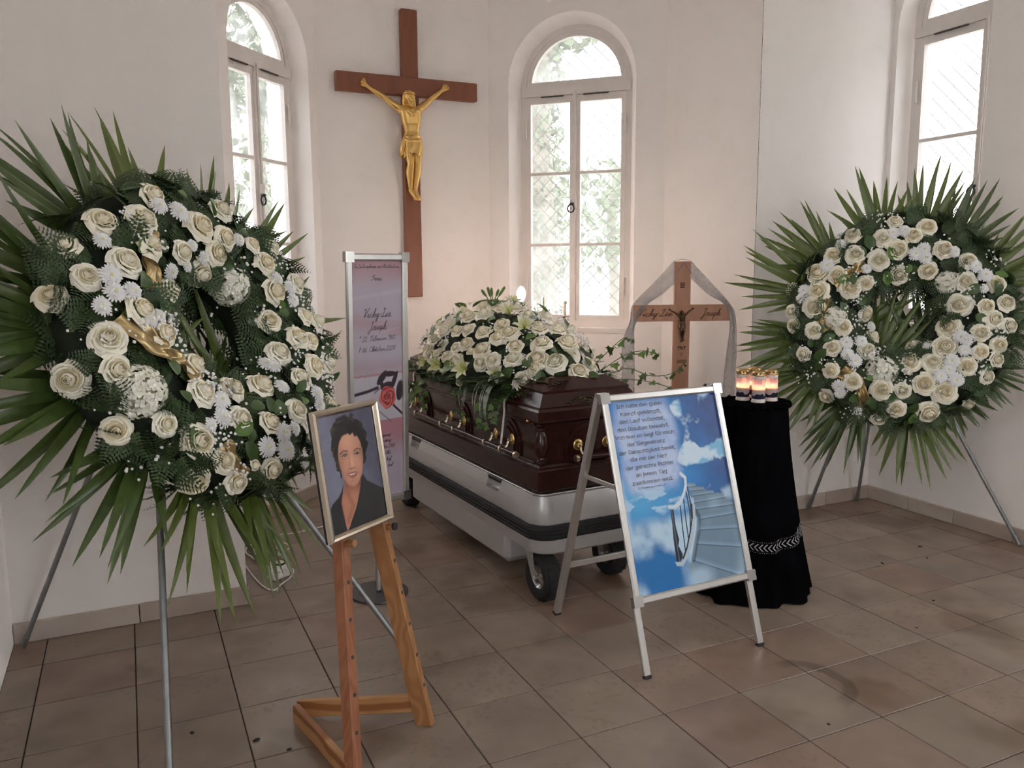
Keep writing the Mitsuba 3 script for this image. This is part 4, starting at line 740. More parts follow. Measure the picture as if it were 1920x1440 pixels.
    lock = inside(u + .06 * w3, v + .05 * (w2 + w3), [(.262,.60),(.275,.66),(.31,.73),(.38,.785),(.487,.812),(.60,.800),(.675,.745),(.705,.66),(.715,.58),(.78,.62),(.79,.74),(.70,.88),(.48,.93),(.28,.86),(.23,.72)], .012)
    strand = .5 + .5 * dr.sin(95 * (u + .9 * w1 + .35 * dr.sin(v * 17 + 3 * w1)))
    return mix(c, mix((.009, .007, .007), (.060, .040, .032), smoothstep(.70, 1.0, strand) * smoothstep(.40, .62, fbm(u * 7, v * 9, 12.0, 2)) * .4), lock)
def poster(p, n, uv):
    u, v = uv.x, uv.y; a, b = fbm(u * 4.5, v * 7, 1.0, 5), fbm(u * 9 + 4, v * 15, 3.0, 4); sm = fbm(u * 3, v * 3.2, 8.0, 4)
    c = mix((.020, .20, .54), (.004, .038, .20), smoothstep(.35, .95, u * .8 + .3 * (v - .55) + .35 * (a - .5)))
    c = mix(c, mi.Color3f(.10, .42, .74), .8 * smoothstep(.20, .0, dr.abs(v - .47)) * smoothstep(.75, .1, u) )
    cum = smoothstep(.50, .60, a + .55 * dr.exp(-dr.square((v - .655 - .10 * (u - .6)) / .060)) * smoothstep(.48, .62, u) - .18) * smoothstep(.40, .52, u)
    cum = dr.maximum(cum, smoothstep(.50, .62, a + .42 * dr.exp(-dr.square((u - .60) / .06) - dr.square((v - .93) / .06)) - .12) * smoothstep(.5, .56, u))
    c = mix(c, mix((.16, .42, .66), (.56, .70, .84), smoothstep(.35, .62, b)), cum)
    mid = smoothstep(.50, .62, fbm(u * 6, v * 20, 6.0, 4)) * smoothstep(.36, .42, v) * smoothstep(.58, .50, v) * smoothstep(.7, .45, u)
    c = mix(c, mi.Color3f(.46, .66, .84), mid * .8)
    low = smoothstep(.40, .32, v); c = mix(c, mix((.012, .15, .42), (.46, .64, .80), smoothstep(.38, .64, .62 * sm + .38 * a + .26 * smoothstep(.06, .28, v) - .10)), low)
    c = mix(c, mi.Color3f(.45, .62, .85), .9 * smoothstep(.06, -.005, u + .02 * (a - .5)) * smoothstep(.62, .56, v) * smoothstep(.15, .3, v))
    halo = smoothstep(.05, -.05, sdp(u + .10 * (a - .5), v + .05 * (b - .5), [(.06, .985), (.50, .985), (.545, .90), (.58, .80), (.57, .70), (.53, .60), (.48, .515), (.10, .515), (.05, .62), (.03, .74), (.02, .82), (.04, .90)]))
    c = mix(c, mix((.36, .47, .74), (.50, .59, .80), smoothstep(.35, .65, b)), halo * .93)
    st = inside(u, v, [(.583,.524),(.664,.517),(.664,.501),(.741,.492),(.740,.475),(.822,.465),(.828,.451),(.936,.442),(.968,.397),(1.01,.372),(1.01,-.01),(.617,-.01),(.497,.019),(.465,.101),(.529,.126),(.567,.185),(.607,.251),(.634,.275),(.640,.328),(.619,.385),(.625,.438),(.608,.478)], .006)
    sc_ = mix((.27, .39, .49), (.15, .235, .33), smoothstep(.3, .7, fbm(u * 5, v * 5, 2.0, 3)))
    T_ = [((.592,.504),(.664,.501)), ((.581,.483),(.735,.475)), ((.611,.453),(.822,.449)), ((.618,.415),(.882,.416)), ((.631,.378),(.990,.371)), ((.649,.325),(.984,.322)), ((.642,.270),(.992,.243)), ((.568,.204),(.983,.141)), ((.541,.118),(.868,.015))]
    prev = mi.Float(1.0)
    for (x0, y0), (x1, y1) in T_:
        ly = y0 + (u - x0) * (y1 - y0) / (x1 - x0); d = v - ly; w = .012 + .055 * (.55 - y0)
        sc_ = sc_ * (1 + .55 * smoothstep(w, 0, d) * smoothstep(-.003, .002, d)); sc_ = sc_ * (1 - .55 * smoothstep(.006, .0, dr.abs(d)))
    c = mix(c, sc_, st); c = mix(c, mi.Color3f(.45, .62, .78), .8 * inside(u, v, [(.90,.46),(1.0,.48),(1.0,.40),(.93,.42)], .02) + .7 * blob(u, v, .56, .03, .12, .05, 0, .6))
    c = mix(c, mi.Color3f(.03, .06, .10), .7 * line(u, v, [(.60, .40), (.645, .34), (.62, .27), (.58, .21), (.53, .13)], .018))
    c = mix(c, mi.Color3f(.44, .54, .64), inside(u, v, [(.585,.529),(.582,.486),(.608,.445),(.628,.400),(.615,.342),(.575,.259),(.533,.200),(.477,.142),(.428,.106),(.373,.112),(.361,.134),(.416,.128),(.465,.165),(.533,.264),(.579,.334),(.598,.397),(.589,.447),(.563,.488)], .005))
    for L in ([(.493,.415),(.479,.291),(.470,.180)], [(.534,.455),(.521,.318),(.517,.245)], [(.567,.490),(.572,.378),(.552,.295)], [(.585,.50),(.592,.43),(.575,.34)]): c = mix(c, mi.Color3f(.018, .03, .05), line(u, v, L, .005))
    c = mix(c, mi.Color3f(.012, .015, .025), line(u, v, [(.600,.41),(.585,.345),(.545,.275),(.49,.195),(.44,.145)], .006))
    c = mix(c, mi.Color3f(.60, .70, .80), line(u, v, [(.392,.418),(.443,.412),(.497,.430),(.548,.475),(.575,.515),(.583,.555),(.545,.58)], .011))
    nw = inside(u, v, [(.398,.402),(.425,.400),(.422,.307),(.432,.243),(.416,.212),(.440,.168),(.435,.147),(.407,.131),(.376,.135),(.379,.195),(.382,.253),(.393,.320)], .004)
    return mix(c, mix((.014, .02, .035), (.10, .13, .17), smoothstep(.010, .0, dr.abs(u - .405 - .02 * (v - .25)))), nw)
def banner(p, n, uv):
    u, v = uv.x, uv.y; a = fbm(u * 3, v * 9, 2.0, 4)
    lav, pink = mi.Color3f(.44, .39, .47), mi.Color3f(.42, .25, .29)
    c = mix(lav, pink, smoothstep(.86, .99, v + .06 * (a - .5)) + .55 * dr.exp(-dr.square((v - .735 + .05 * (u - .5)) / .035)) + .30 * dr.exp(-dr.square((v - .56) / .03)))
    c = mix(c, mi.Color3f(.50, .47, .54), .5 * smoothstep(.012, .0, dr.abs(v - .845 - .03 * u)) + .6 * smoothstep(.004, .0, dr.abs(v - .675 - .05 * u)) + .35 * smoothstep(.06, .0, dr.abs(v - .63)))
    c = mix(c, mi.Color3f(.42, .20, .24), .8 * smoothstep(.006, .002, dr.abs(v - .530 - .006 * (noise(u * 40, 1.0, 1.0) - .5))))
    c = mix(c, mi.Color3f(.50, .475, .54), smoothstep(.526, .522, v) * smoothstep(.330, .336, v))
    c = mix(c, mi.Color3f(.44, .215, .26), smoothstep(.337, .333, v) * smoothstep(.10, .32, v)); c = mix(c, mi.Color3f(.48, .42, .52), smoothstep(.26, .14, v) * .9)
    for cx, cy, rx, ry, an in ((.58, .515, .11, .020, .2), (.74, .528, .12, .012, 0), (.83, .500, .08, .022, .4), (.60, .470, .10, .022, -.5), (.94, .452, .075, .042, .2), (.70, .480, .12, .016, 0)): c = mix(c, mi.Color3f(.045, .03, .04), blob(u, v, cx, cy, rx, ry, an, .12))
    c = mix(c, mi.Color3f(.05, .03, .045), line(u, v, [(.04, .457), (.28, .464), (.50, .476)], .007) + line(u, v, [(.80, .394), (.99, .350)], .007) + .5 * line(u, v, [(.53, .372), (.75, .325)], .004) + .6 * line(u, v, [(.42, .455), (.56, .475)], .005))
    x, y = (u - .69) / .165, (v - .430) / .047; r = dr.sqrt(x * x + y * y); an = dr.atan2(y, x)
    ro = smoothstep(1.04, .98, r + .05 * dr.sin(5 * an + 1)); sp = .5 + .5 * dr.sin(15 * r + 2.2 * an + 1.6 * dr.sin(3 * an + r * 4))
    return mix(c, mix((.36, .05, .055), (.62, .17, .15), smoothstep(.15, .75, sp)) * (.75 + .3 * smoothstep(.2, 1, r)), ro)
for k_, fn_, rg in (('mat_portrait', portrait, .25), ('mat_poster', poster, .32), ('mat_banner', banner, .35)): mat(k_, proc(fn_), rg, specular=.4)
def printed(parent, name, w, h, b, M, label):
    return put(parent, name, quad(w, h), b, M, uv=UVQ, label=label)
def bar_frame(parent, name, w, h, fw, d, b, M, r=.004, corners=None, skip=()):
    """four profile bars around a w x h panel, front face at z=d"""
    for nm, m in (('top', bx(-w / 2, w / 2, h / 2 - fw, h / 2, 0, d, r)), ('bottom', bx(-w / 2, w / 2, -h / 2, -h / 2 + fw, 0, d, r)), ('left', bx(-w / 2, -w / 2 + fw, -h / 2 + fw * .98, h / 2 - fw * .98, 0, d, r)), ('right', bx(w / 2 - fw, w / 2, -h / 2 + fw * .98, h / 2 - fw * .98, 0, d, r))):
        put(parent, name, m, b, M)
    if corners:
        for a in (-1, 1):
            for c in (-1, 1):
                g = affinity.translate(sbox(-fw * .62, -fw * .62, fw * .62, fw * .62).buffer(.004), a * (w / 2 - fw * .5), c * (h / 2 - fw * .5))
                put(parent, 'corner', xf(prism(g, d + .003), mv(0, 0, -.001)), corners, M)
def frame_mitred(parent, w, h, fw, d, b, M):
    """mitred picture frame of half round moulding"""
    pr = [(0, 0), (.12, .7), (.35, 1.0), (.65, .92), (.9, .55), (1, .35)]; Vv, F = [], []
    for t, z in pr:
        o = fw * t
        for sx, sy in ((-1, -1), (1, -1), (1, 1), (-1, 1)): Vv.append((sx * (w / 2 - o), sy * (h / 2 - o), z * d))
    for i in range(len(pr) - 1):
        for k in range(4):
            a, c = i * 4 + k, i * 4 + (k + 1) % 4; F += [(a, c, c + 4), (a, c + 4, a + 4)]
    back = bx(-w / 2 + .001, w / 2 - .001, -h / 2 + .001, h / 2 - .001, -.012, 0.0, .002)
    put(parent, 'frame', tm(Vv, F), b, M); put(parent, 'backing', back, 'mat_black', M)
# ---------------------------------------------------------------- name banner stand
be, bu, bn = basis(157.7, -1.5); BM = fr(be, bu, bn, (1.894, .844, 1.11)); BW, BH = .375, 1.266
bs = thing('banner_stand', 'tall silver framed banner stand with a pink poster, behind the portrait', 'banner stand')
bar_frame(bs, 'frame_bar', BW, BH, .034, .022, 'mat_alu', BM, .006, 'mat_chrome')
put(bs, 'back_panel', bx(-BW / 2 + .01, BW / 2 - .01, -BH / 2 + .01, BH / 2 - .01, -.008, .004, .002), 'mat_alu', BM)
printed(bs, 'poster', BW - .062, BH - .062, 'mat_banner', BM @ mv(0, 0, .006), 'pink and lilac memorial poster with a red rose')
pw, ph = BW - .062, BH - .062
def btext(txt, u0, u1, v, h, wt=.0011): put(bs, 'lettering', xf(prism(fit_text(script(txt, h, wt), (u0 - .5) * pw, (u1 - .5) * pw, (v - .5) * ph), .0004), mv(0, 0, .0062)), 'mat_text', BM)
btext('In Liebe nehmen wir Abschied von', .057, .953, .968, .018, .0006); btext('Frau', .39, .60, .918, .024, .0009); btext('Vicky-Lee', .24, .785, .768, .044, .0013); btext('Joseph', .30, .69, .716, .044, .0013)
btext('* 22. Februar 1961', .15, .86, .672, .026, .0009); btext('† 06. Oktober 2020', .13, .86, .628, .026, .0009)
for t, a, b, v in (('igung', .54, .75, .264), ('nstag', .56, .76, .240), ('ber 2020', .58, .83, .213), ('Uhr', .63, .75, .186), ('hof', .64, .77, .158), ('tal', .67, .80, .130)): btext(t, a, b, v, .018, .0008)
put(bs, 'pole', tube([(1.874, .862, .02), (1.886, .862, .6)], .016, 14), 'mat_alu', smooth=40)
put(bs, 'pole_clamp', rbox(.06, .03, .10, .005, (1.887, .856, .56)), 'mat_alu')
put(bs, 'foot_plate', xf(lathe([(0, 0), (.148, 0), (.152, .004), (.150, .011), (.02, .014), (0, .014)], 40), mv(1.874, .862, 0)), 'mat_darksteel', smooth=30)
# ---------------------------------------------------------------- portrait on a wooden easel
pe, pu, pn = basis(145.1, 8.35); PM = fr(pe, pu, pn, (1.429, -.474, 1.01)); PW, PH = .32, .427
pf = thing('portrait_frame', 'silver framed portrait photograph of a woman with dark curly hair, resting on the wooden easel', 'picture frame')
frame_mitred(pf, PW, PH, .024, .020, 'mat_silver_frame', PM)
mat('mat_silver_frame', (.64, .56, .45), .22, .95)
printed(pf, 'photograph', PW - .036, PH - .036, 'mat_portrait', PM @ mv(0, 0, .004), 'portrait print of a smiling woman with short dark curls and a black jacket')
ea = thing('wooden_easel', 'light wooden display easel carrying the framed portrait', 'easel')
eb = V(pe[0], pe[1], 0); enn = unit(V(pn[0], pn[1], 0))
def beam(p, q, w, d, xax, b, r=.003, ext=0):
    p, q = V(*p), V(*q); z = unit(q - p); x = unit(xax - z * (xax @ z)); y = np.cross(z, x); L = np.linalg.norm(q - p)
    return rbox(w, d, L, r, (0, 0, L / 2)), fr(x, y, z, p)
FL, FR_, FB = V(1.360, -.640, 0), V(1.684, -.415, 0), V(1.262, -.180, 0)
tilt_v = pu / pu[2]
def legline(F, top, x): return F, F + tilt_v * top + eb * x
lp, lq = legline(FL, 1.16, .155); rp, rq = legline(FR_ , 1.16, -.150)
m_, M_ = beam(lp, lq, .040, .046, eb, 0); ll = put(ea, 'leg', m_, 'mat_pine_red', M_)
m_, M_ = beam(rp, rq, .030, .066, eb * .98 - enn * .2, 0); rl = put(ea, 'leg', m_, 'mat_pine', M_)
for leg, (a, b), w in ((ll, (lp, lq), .0235), (rl, (rp, rq), .0335)):
    for z in (.16, .28, .40, .52, .64):
        c = a + (b - a) * (z / (b - a)[2]); ax = pn if leg == ll else unit(pn + eb * .2); put(leg, 'peg_hole', tube([c + ax * (w - .004), c + ax * (w + .0006)], .0068, 12), 'mat_darkgap')
for F, s, nm in ((FL + tilt_v * .762 + eb * .105, 0, 'peg'), (FR_ + tilt_v * .762 - eb * .085, 1, 'peg')):
    put(ea, nm, tube([F - pn * .03, F + pn * .058 + V(0, 0, .004)], .0125, 14), 'mat_pine', smooth=40)
    if s: put(ea, 'peg_cap', tube([F + pn * .0585 + V(0, 0, .004), F + pn * .066 + V(0, 0, .004)], .0135, 14), 'mat_black', smooth=40)
put(ea, 'crossbar', *(lambda t: (t[0], 'mat_pine', t[1]))(beam(lp + (lq - lp) * .93 - pn * .03, rp + (rq - rp) * .93 - pn * .03, .02, .05, pn, 0)))
put(ea, 'foot_rail', *(lambda t: (t[0], 'mat_pine_flat', t[1]))(beam(V(*FB) + V(0, 0, .034) - eb * .004, V(*FL) + V(-.012, .012, .034), .066, .026, V(0, 0, 1), 0)))
put(ea, 'foot_rail', *(lambda t: (t[0], 'mat_pine_flat', t[1]))(beam(V(*FB) + V(.010, .020, .036), V(*FR_) + V(-.03, .030, .078), .066, .022, V(0, 0, 1), 0)))
# ---------------------------------------------------------------- A-frame sign with the verse
ae, au, an_ = basis(177.6, 17.6); AW, AH = .652, .883; AC = V(2.918, -.258, .703); AM = fr(ae, au, an_, AC)
sg = thing('sidewalk_sign', 'silver A frame sign with a blue sky poster and a black German verse', 'sign')
bar_frame(sg, 'frame_bar', AW, AH, .032, .020, 'mat_alu', AM, .006, 'mat_chrome')
put(sg, 'back_panel', bx(-AW / 2 + .01, AW / 2 - .01, -AH / 2 + .01, AH / 2 - .01, -.010, .003, .002), 'mat_alu', AM)
printed(sg, 'poster', AW - .058, AH - .058, 'mat_poster', AM @ mv(0, 0, .005), 'poster of a staircase rising into blue clouds')
qw, qh = AW - .058, AH - .058
VERSE = [('Ich habe den guten', .077, .484, .959), ('Kampf gekämpft,', .101, .465, .9175), ('den Lauf vollendet,', .082, .486, .8775), ('den Glauben bewahrt.', .053, .516, .837), ('Von nun an liegt für mich', .022, .549, .798), ('der Siegeskranz', .117, .455, .757), ('der Gerechtigkeit bereit,', .033, .541, .716), ('die mir der Herr', .124, .452, .677), ('der gerechte Richter', .072, .502, .636), ('an jenem Tag', .149, .426, .595), ('zuerkennen wird.', .109, .470, .554)]
for t, a, b, v in VERSE:
    m = meshkit.text_mesh(t, .0155, .0004); k = (b - a) * qw / m.extents[0]; put(sg, 'lettering', xf(m, mv((a - .5) * qw, (v - .5) * qh, .0053) @ sc(k, min(k * 1.04, 1.15), 1) @ mv(-m.bounds[0][0], 0, 0)), 'mat_text', AM)
m = meshkit.text_mesh('2. Timotheus 4 vers. 7', .008, .0004); k = .246 * qw / m.extents[0]; put(sg, 'lettering', xf(m, mv((.146 - .5) * qw, (.531 - .5) * qh, .0053) @ sc(k, 1, 1)), 'mat_text', AM)
ridge = AC + au * AH / 2 - an_ * .022
for s in (-1, 1):
    o = ae * s * (AW / 2 - .016); foot = AC + o - au * (AC[2] / au[2]) - an_ * .008; top = AC + o - au * (AH / 2 - .02) - an_ * .008
    put(sg, 'leg', *(lambda t: (t[0], 'mat_alu', t[1]))(beam(top, foot + au * .012, .032, .022, ae, 0)))
    put(sg, 'rubber_foot', *(lambda t: (t[0], 'mat_rubber', t[1]))(beam(foot + au * .014, foot, .034, .024, ae, 0)))
    rt = ridge + o - an_ * .004; rf = V((2.583 if s < 0 else 3.215), .232 + (.02 if s > 0 else 0), 0)
    put(sg, 'rear_leg', *(lambda t: (t[0], 'mat_alu', t[1]))(beam(rt, rf + unit(rt - rf) * .012, .032, .030, ae, 0)))
    put(sg, 'rubber_foot', *(lambda t: (t[0], 'mat_rubber', t[1]))(beam(rf + unit(rt - rf) * .014, rf, .034, .032, ae, 0)))
    a = rf + (rt - rf) * .665; c = AC + o * .98 - an_ * .012 + au * .045; put(sg, 'hinge_arm', *(lambda t: (t[0], 'mat_alu', t[1]))(beam(a, c, .022, .005, V(0, 0, 1), 0)))
    put(sg, 'hinge', tube([ridge + ae * s * (AW / 2 - .05), ridge + ae * s * AW / 2], .016, 14), 'mat_chrome', smooth=40)
rl_, rr_ = V(2.583, .232, 0), V(3.215, .252, 0)
a, b = rl_ + (ridge - ae * (AW / 2 - .016) - rl_) * .245, rr_ + (ridge + ae * (AW / 2 - .016) - rr_) * .245
put(sg, 'rear_rail', *(lambda t: (t[0], 'mat_alu', t[1]))(beam(a, b, .030, .018, V(0, 0, 1), 0)))
put(sg, 'rear_rail', *(lambda t: (t[0], 'mat_alu', t[1]))(beam(ridge - ae * AW / 2 * .95 - an_ * .02 - V(0, 0, .02), ridge + ae * AW / 2 * .95 - an_ * .02 - V(0, 0, .02), .030, .018, V(0, 0, 1), 0)))
# ---------------------------------------------------------------- draped table with grave candles
TB = V(3.665, .115, 0)
def cloth_wob(amp):
    def w(th, z):
        k = max(0, min(1, (.97 - z) / .97)); return 1 + amp * k * (.55 * np.sin(9 * th + .6) + .35 * np.sin(14 * th + 2) + .25 * np.sin(5 * th + 1.2)) + .012 * np.sin(20 * th)
    return w
def skirt(z): k = (.985 - z) / .985; return .168 + .045 * k + .105 * k ** 1.6
zs_ = np.linspace(.975, .006, 30)
prof = [(0, .988), (.10, .988), (.155, .987), (.170, .982)] + [(skirt(z), z) for z in zs_]
td = thing('draped_table', 'small round pedestal table under a floor length black velvet cloth', 'table')
put(td, 'cloth', lathe(prof, 160, cloth_wob(.085)), 'mat_velvet', mv(*TB), True)
rr = lambda th, z: skirt(z) * cloth_wob(.085)(th, z) + .0035
def trimring(z0, dz, fn=None, n=150):
    Vv, F = [], []
    for i in range(n):
        th = 2 * PI * i / n
        for z in (z0 + .02 * math.sin(3 * th + 4.2) - dz, z0 + .02 * math.sin(3 * th + 4.2) + dz): r = float(rr(np.array(th), z)); Vv.append((r * math.cos(th), r * math.sin(th), z))
    for i in range(n): a, b = 2 * i, 2 * ((i + 1) % n); F += [(a, b, b + 1), (a, b + 1, a + 1)]
    return tm(Vv, F)
Vv, F = [], []; nq = 74
for i in range(nq): # woven chevron braid
    for s in (-1, 1):
        t0, t1 = 2 * PI * i / nq, 2 * PI * (i + .78) / nq; b = len(Vv)
        for th, q in ((t0, .0), (t0 + .030, .0), (t1 + .030, .017), (t1, .017)):
            z = .312 + .02 * math.sin(3 * th + 4.2) + s * q; r = float(rr(np.array(th), z)) + .001; Vv.append((r * math.cos(th), r * math.sin(th), z))
        F += [(b, b + 1, b + 2), (b, b + 2, b + 3)]
dots = []
for z0 in (.287, .337):
    for i in range(150):
        th = 2 * PI * i / 150; z = z0 + .02 * math.sin(3 * th + 4.2); r = float(rr(np.array(th), z)); dots.append((r * math.cos(th), r * math.sin(th), z))
put(td, 'silver_braid', cat([tm(Vv, F), budcloud(np.array(dots), .0028, 3)]), 'mat_trim', mv(*TB), label='silver grey woven braid around the black cloth')
gath = []
for i in range(34):
    a = 2 * PI * i / 34; gath.append(xf(trimesh.creation.icosphere(1, .016), mv(TB[0] + .170 * math.cos(a), TB[1] + .170 * math.sin(a), .978 + .004 * math.sin(i * 2.3)) @ rz(math.degrees(a)) @ sc(1.1, .8 + .3 * math.sin(i * 1.7) ** 2, .8)))
put(td, 'ruffle', cat(gath), 'mat_velvet', smooth=True)
def candle_print(p, n, uv):
    u, v = uv.x, uv.y; k = fbm(u * 9, v * 3, 2.0, 3); w = noise(u * 14, 1.0, 1.0)
    c = mix((.60, .46, .47), (.84, .56, .42), smoothstep(.80, .35, v)); c = mix(c, mi.Color3f(.62, .58, .62), smoothstep(.46, .38, v + .08 * (k - .5)))
    c = mix(c, mi.Color3f(.045, .05, .09), smoothstep(.02, -.02, v - .14 - .16 * w * smoothstep(.1, .5, dr.abs(dr.sin(u * 9.4)))))
    c = mix(c, mi.Color3f(.30, .16, .24), .6 * smoothstep(.70, .78, v) * smoothstep(.45, .6, dr.abs(dr.sin(u * 9.4 + .6))))
    return c
scene['mat_candle_print'] = {'type': 'principledthin', 'base_color': proc(candle_print), 'roughness': .35, 'diff_trans': 1.0, 'spec_trans': 0.0}
mat('mat_candle_lid', (.50, .33, .14), .3, .9)
mat('mat_candle_clear', (.72, .66, .62), .2)
scene['mat_flame'] = {'type': 'diffuse', 'reflectance': rgb(.8, .6, .3)}
def cyl_uv(r, z0, z1, n=28):
    m, uv = grid(lambda u, v: np.c_[r * np.cos(v * 2 * PI), r * np.sin(v * 2 * PI), z0 + (z1 - z0) * u], 2, n + 1); return m, np.c_[uv[:, 1], uv[:, 0]]
cj, cuv = cyl_uv(.0325, .018, .118)
candle_jar = mikit.ply(cj, 'mat_candle_print', True, uv=cuv)
lidm = lathe([(.034, .134), (.0355, .136), (.0355, .142), (.0345, .144), (.0345, .150), (.030, .158), (.020, .161), (0, .162)], 28)
holes = cat([xf(rbox(.004, .009, .007, .002), rz(i * 30) @ mv(.0342, 0, .147)) for i in range(12)])
for i, (x, y, rot_, lab) in enumerate(((3.628, .158, 20, 'leftmost lit grave candle on the black table'), (3.650, .066, 60, 'grave candle at the front between two others on the black table'), (3.742, .078, 95, 'rightmost lit grave candle on the black table'), (3.735, .190, 10, 'grave candle at the back of the group on the black table, mostly hidden'))):
    g = thing('grave_candle', lab, 'candle', 'grave candles on the draped table'); CM = mv(x, y, .989) @ rz(rot_)
    put(g, 'jar', candle_jar, M=CM, label='translucent jar printed with a sunset sea' if i == 0 else None)
    put(g, 'base', lathe([(0, 0), (.036, 0), (.036, .004), (.0335, .010), (.0325, .018)], 28), 'mat_candle_clear', CM, 30)
    put(g, 'shoulder', lathe([(.0325, .118), (.0335, .128), (.0335, .136)], 28), 'mat_candle_clear', CM, 30)
    l = put(g, 'lid', lidm, 'mat_candle_lid', CM, 30); put(l, 'vent_slot', holes, 'mat_darkgap', CM)
    put(g, 'wax', lathe([(0, .014), (.029, .014), (.029, .066), (.02, .064), (0, .063)], 20), 'mat_cream_wax', CM, 30)
    put(g, 'flame', lathe([(0, .066), (.0035, .070), (.0042, .076), (.002, .086), (0, .092)], 10), 'mat_flame', CM, True, emitter={'type': 'area', 'radiance': rgb(3.0, 2.0, 1.25)})
# ---------------------------------------------------------------- candelabrum behind the coffin
mat('mat_pewter', (.26, .23, .22), .4, .7)
KB = V(3.378, 1.913, 0)
ca = thing('candelabrum', 'tall three armed electric candelabrum behind the coffin, one bulb lit', 'candelabrum')
kd = unit(V(3.515 - 3.245, 1.849 - 1.976, 0))
put(ca, 'foot', xf(lathe([(0, 0), (.15, 0), (.15, .015), (.10, .03), (.04, .06), (.02, .12), (.016, .2)], 28), mv(*KB)), 'mat_pewter', smooth=40)
put(ca, 'stem', tube([KB + V(0, 0, .18), KB + V(0, 0, 1.36)], .013, 12), 'mat_pewter', smooth=40)
for s, x, zc in ((-1, -.149, 1.385), (1, .150, 1.334)):
    q = KB + kd * x; put(ca, 'arm', tube(spline([KB + V(0, 0, 1.05), KB + kd * x * .35 + V(0, 0, 1.06), KB + kd * x * .8 + V(0, 0, 1.16), q + V(0, 0, zc - .05), q + V(0, 0, zc)], 8), .008, 8), 'mat_pewter', smooth=True)
for x, z, lit in ((-.149, 1.385, 1), (0, 1.364, 0), (.150, 1.334, 0)):
    q = KB + kd * x + V(0, 0, z); put(ca, 'drip_pan', xf(lathe([(.008, -.012), (.012, -.004), (.034, 0), (.036, .004), (.030, .003), (.0, .002)], 22), mv(*q)), 'mat_pewter', smooth=40)
    h = .055 if lit else .105
    put(ca, 'candle_tube', tube([q + V(0, 0, .003), q + V(0, 0, h * .85 if x == .15 else h)], [.011, .0095], 12), 'mat_cream_wax', smooth=40)
    if x == .15: put(ca, 'socket', xf(lathe([(.0, 0), (.012, 0), (.015, .004), (.015, .016), (.012, .02), (0, .02)], 14), mv(*(q + V(0, 0, .089)))), 'mat_cream_wax', smooth=40)
    if lit: put(ca, 'bulb', xf(lathe([(0, 0), (.012, .002), (.022, .018), (.031, .042), (.032, .056), (.026, .080), (.014, .098), (0, .106)], 22), mv(*(q + V(0, 0, .055)))), 'mat_flame', smooth=True, label='glowing warm white bulb', emitter={'type': 'area', 'radiance': rgb(8.5, 6.2, 4.9)})
# ---------------------------------------------------------------- bier trolley and coffin
ba = math.radians(-2.6); bY, bX = V(math.sin(ba), math.cos(ba), 0), V(math.cos(ba), -math.sin(ba), 0)
KM = fr(bX, bY, [0, 0, 1], (2.515, .318, 0)); CW, CL = .70, 2.12
def rrect(x0, x1, y0, y1, r): return sbox(x0 + r, y0 + r, x1 - r, y1 - r).buffer(r, 10)
def loft(levels):
    """stack of rounded rectangles (inset, z) around the trolley outline"""
    rings = []
    for ins, z, r in levels:
        c = np.array(rrect(ins, CW - ins, ins, CL - ins, max(.02, r)).exterior.coords)[:-1]; rings.append(np.c_[c, np.full(len(c), z)])
    N = len(rings[0]); Vv = np.vstack(rings); F = []
    for i in range(len(levels) - 1):
        for k in range(N):
            l = (k + 1) % N; a, b, c, d = i * N + k, i * N + l, (i + 1) * N + l, (i + 1) * N + k; F += [(a, c, b), (a, d, c)]
    n = len(Vv); Vv = np.vstack([Vv, rings[0].mean(0), rings[-1].mean(0)])
    for k in range(N): l = (k + 1) % N; F += [(n, k, l), (n + 1, (len(levels) - 1) * N + l, (len(levels) - 1) * N + k)]
    m = tm(Vv, F); m.fix_normals(); return m
bt = thing('bier_trolley', 'silver grey plastic bier trolley with a black bumper, carrying the coffin', 'trolley')
up = man(loft([(.012, .405, .10), (.006, .44, .10), (.012, .50, .10), (.030, .552, .09), (.040, .560, .085)]))
for x in (-.02, CW + .02):
    for y in (.50, 1.66): up = up - man(rbox(.15, .150, .10, .012, (x, y, .540)))
put(bt, 'upper_shell', unman(up), 'mat_silver_paint', KM, 25)
put(bt, 'bumper', loft([(.004, .336, .105), (-.006, .345, .11), (-.008, .375, .11), (-.006, .40, .11), (.004, .412, .105)]), 'mat_rubber', KM, 30, label='black ribbed rubber bumper band')
put(bt, 'bumper_rib', cat([loft([(-.009, z, .11), (-.0125, z + .004, .11), (-.009, z + .008, .11)]) for z in (.352, .370, .388)]), 'mat_rubber', KM, 30)
lo = man(loft([(.05, .245, .09), (.022, .262, .10), (.014, .30, .10), (.012, .34, .10)]))
put(bt, 'lower_shell', unman(lo), 'mat_silver_paint', KM, 25)
tubm = bx(.02, CW - .02, .36, CL - .36, .112, .30, .03)
put(bt, 'belly', tubm, 'mat_silver_paint', KM, 35)
put(bt, 'deck', bx(.06, CW - .06, .06, CL - .06, .552, .573, .004), 'mat_black', KM)
dr_ = np.array(rrect(.033, CW - .033, .033, CL - .033, .06).exterior.coords)[:-1]
put(bt, 'deck_rail', tube(np.c_[dr_, np.full(len(dr_), .562)], .006, 6, closed=True), 'mat_alu', KM, True)
for x in (.035, CW - .035):
    for y in (.50, 1.66): put(bt, 'grip', tube([(x, y - .074, .546), (x, y + .074, .546)], .013, 12), 'mat_black', KM, 40)
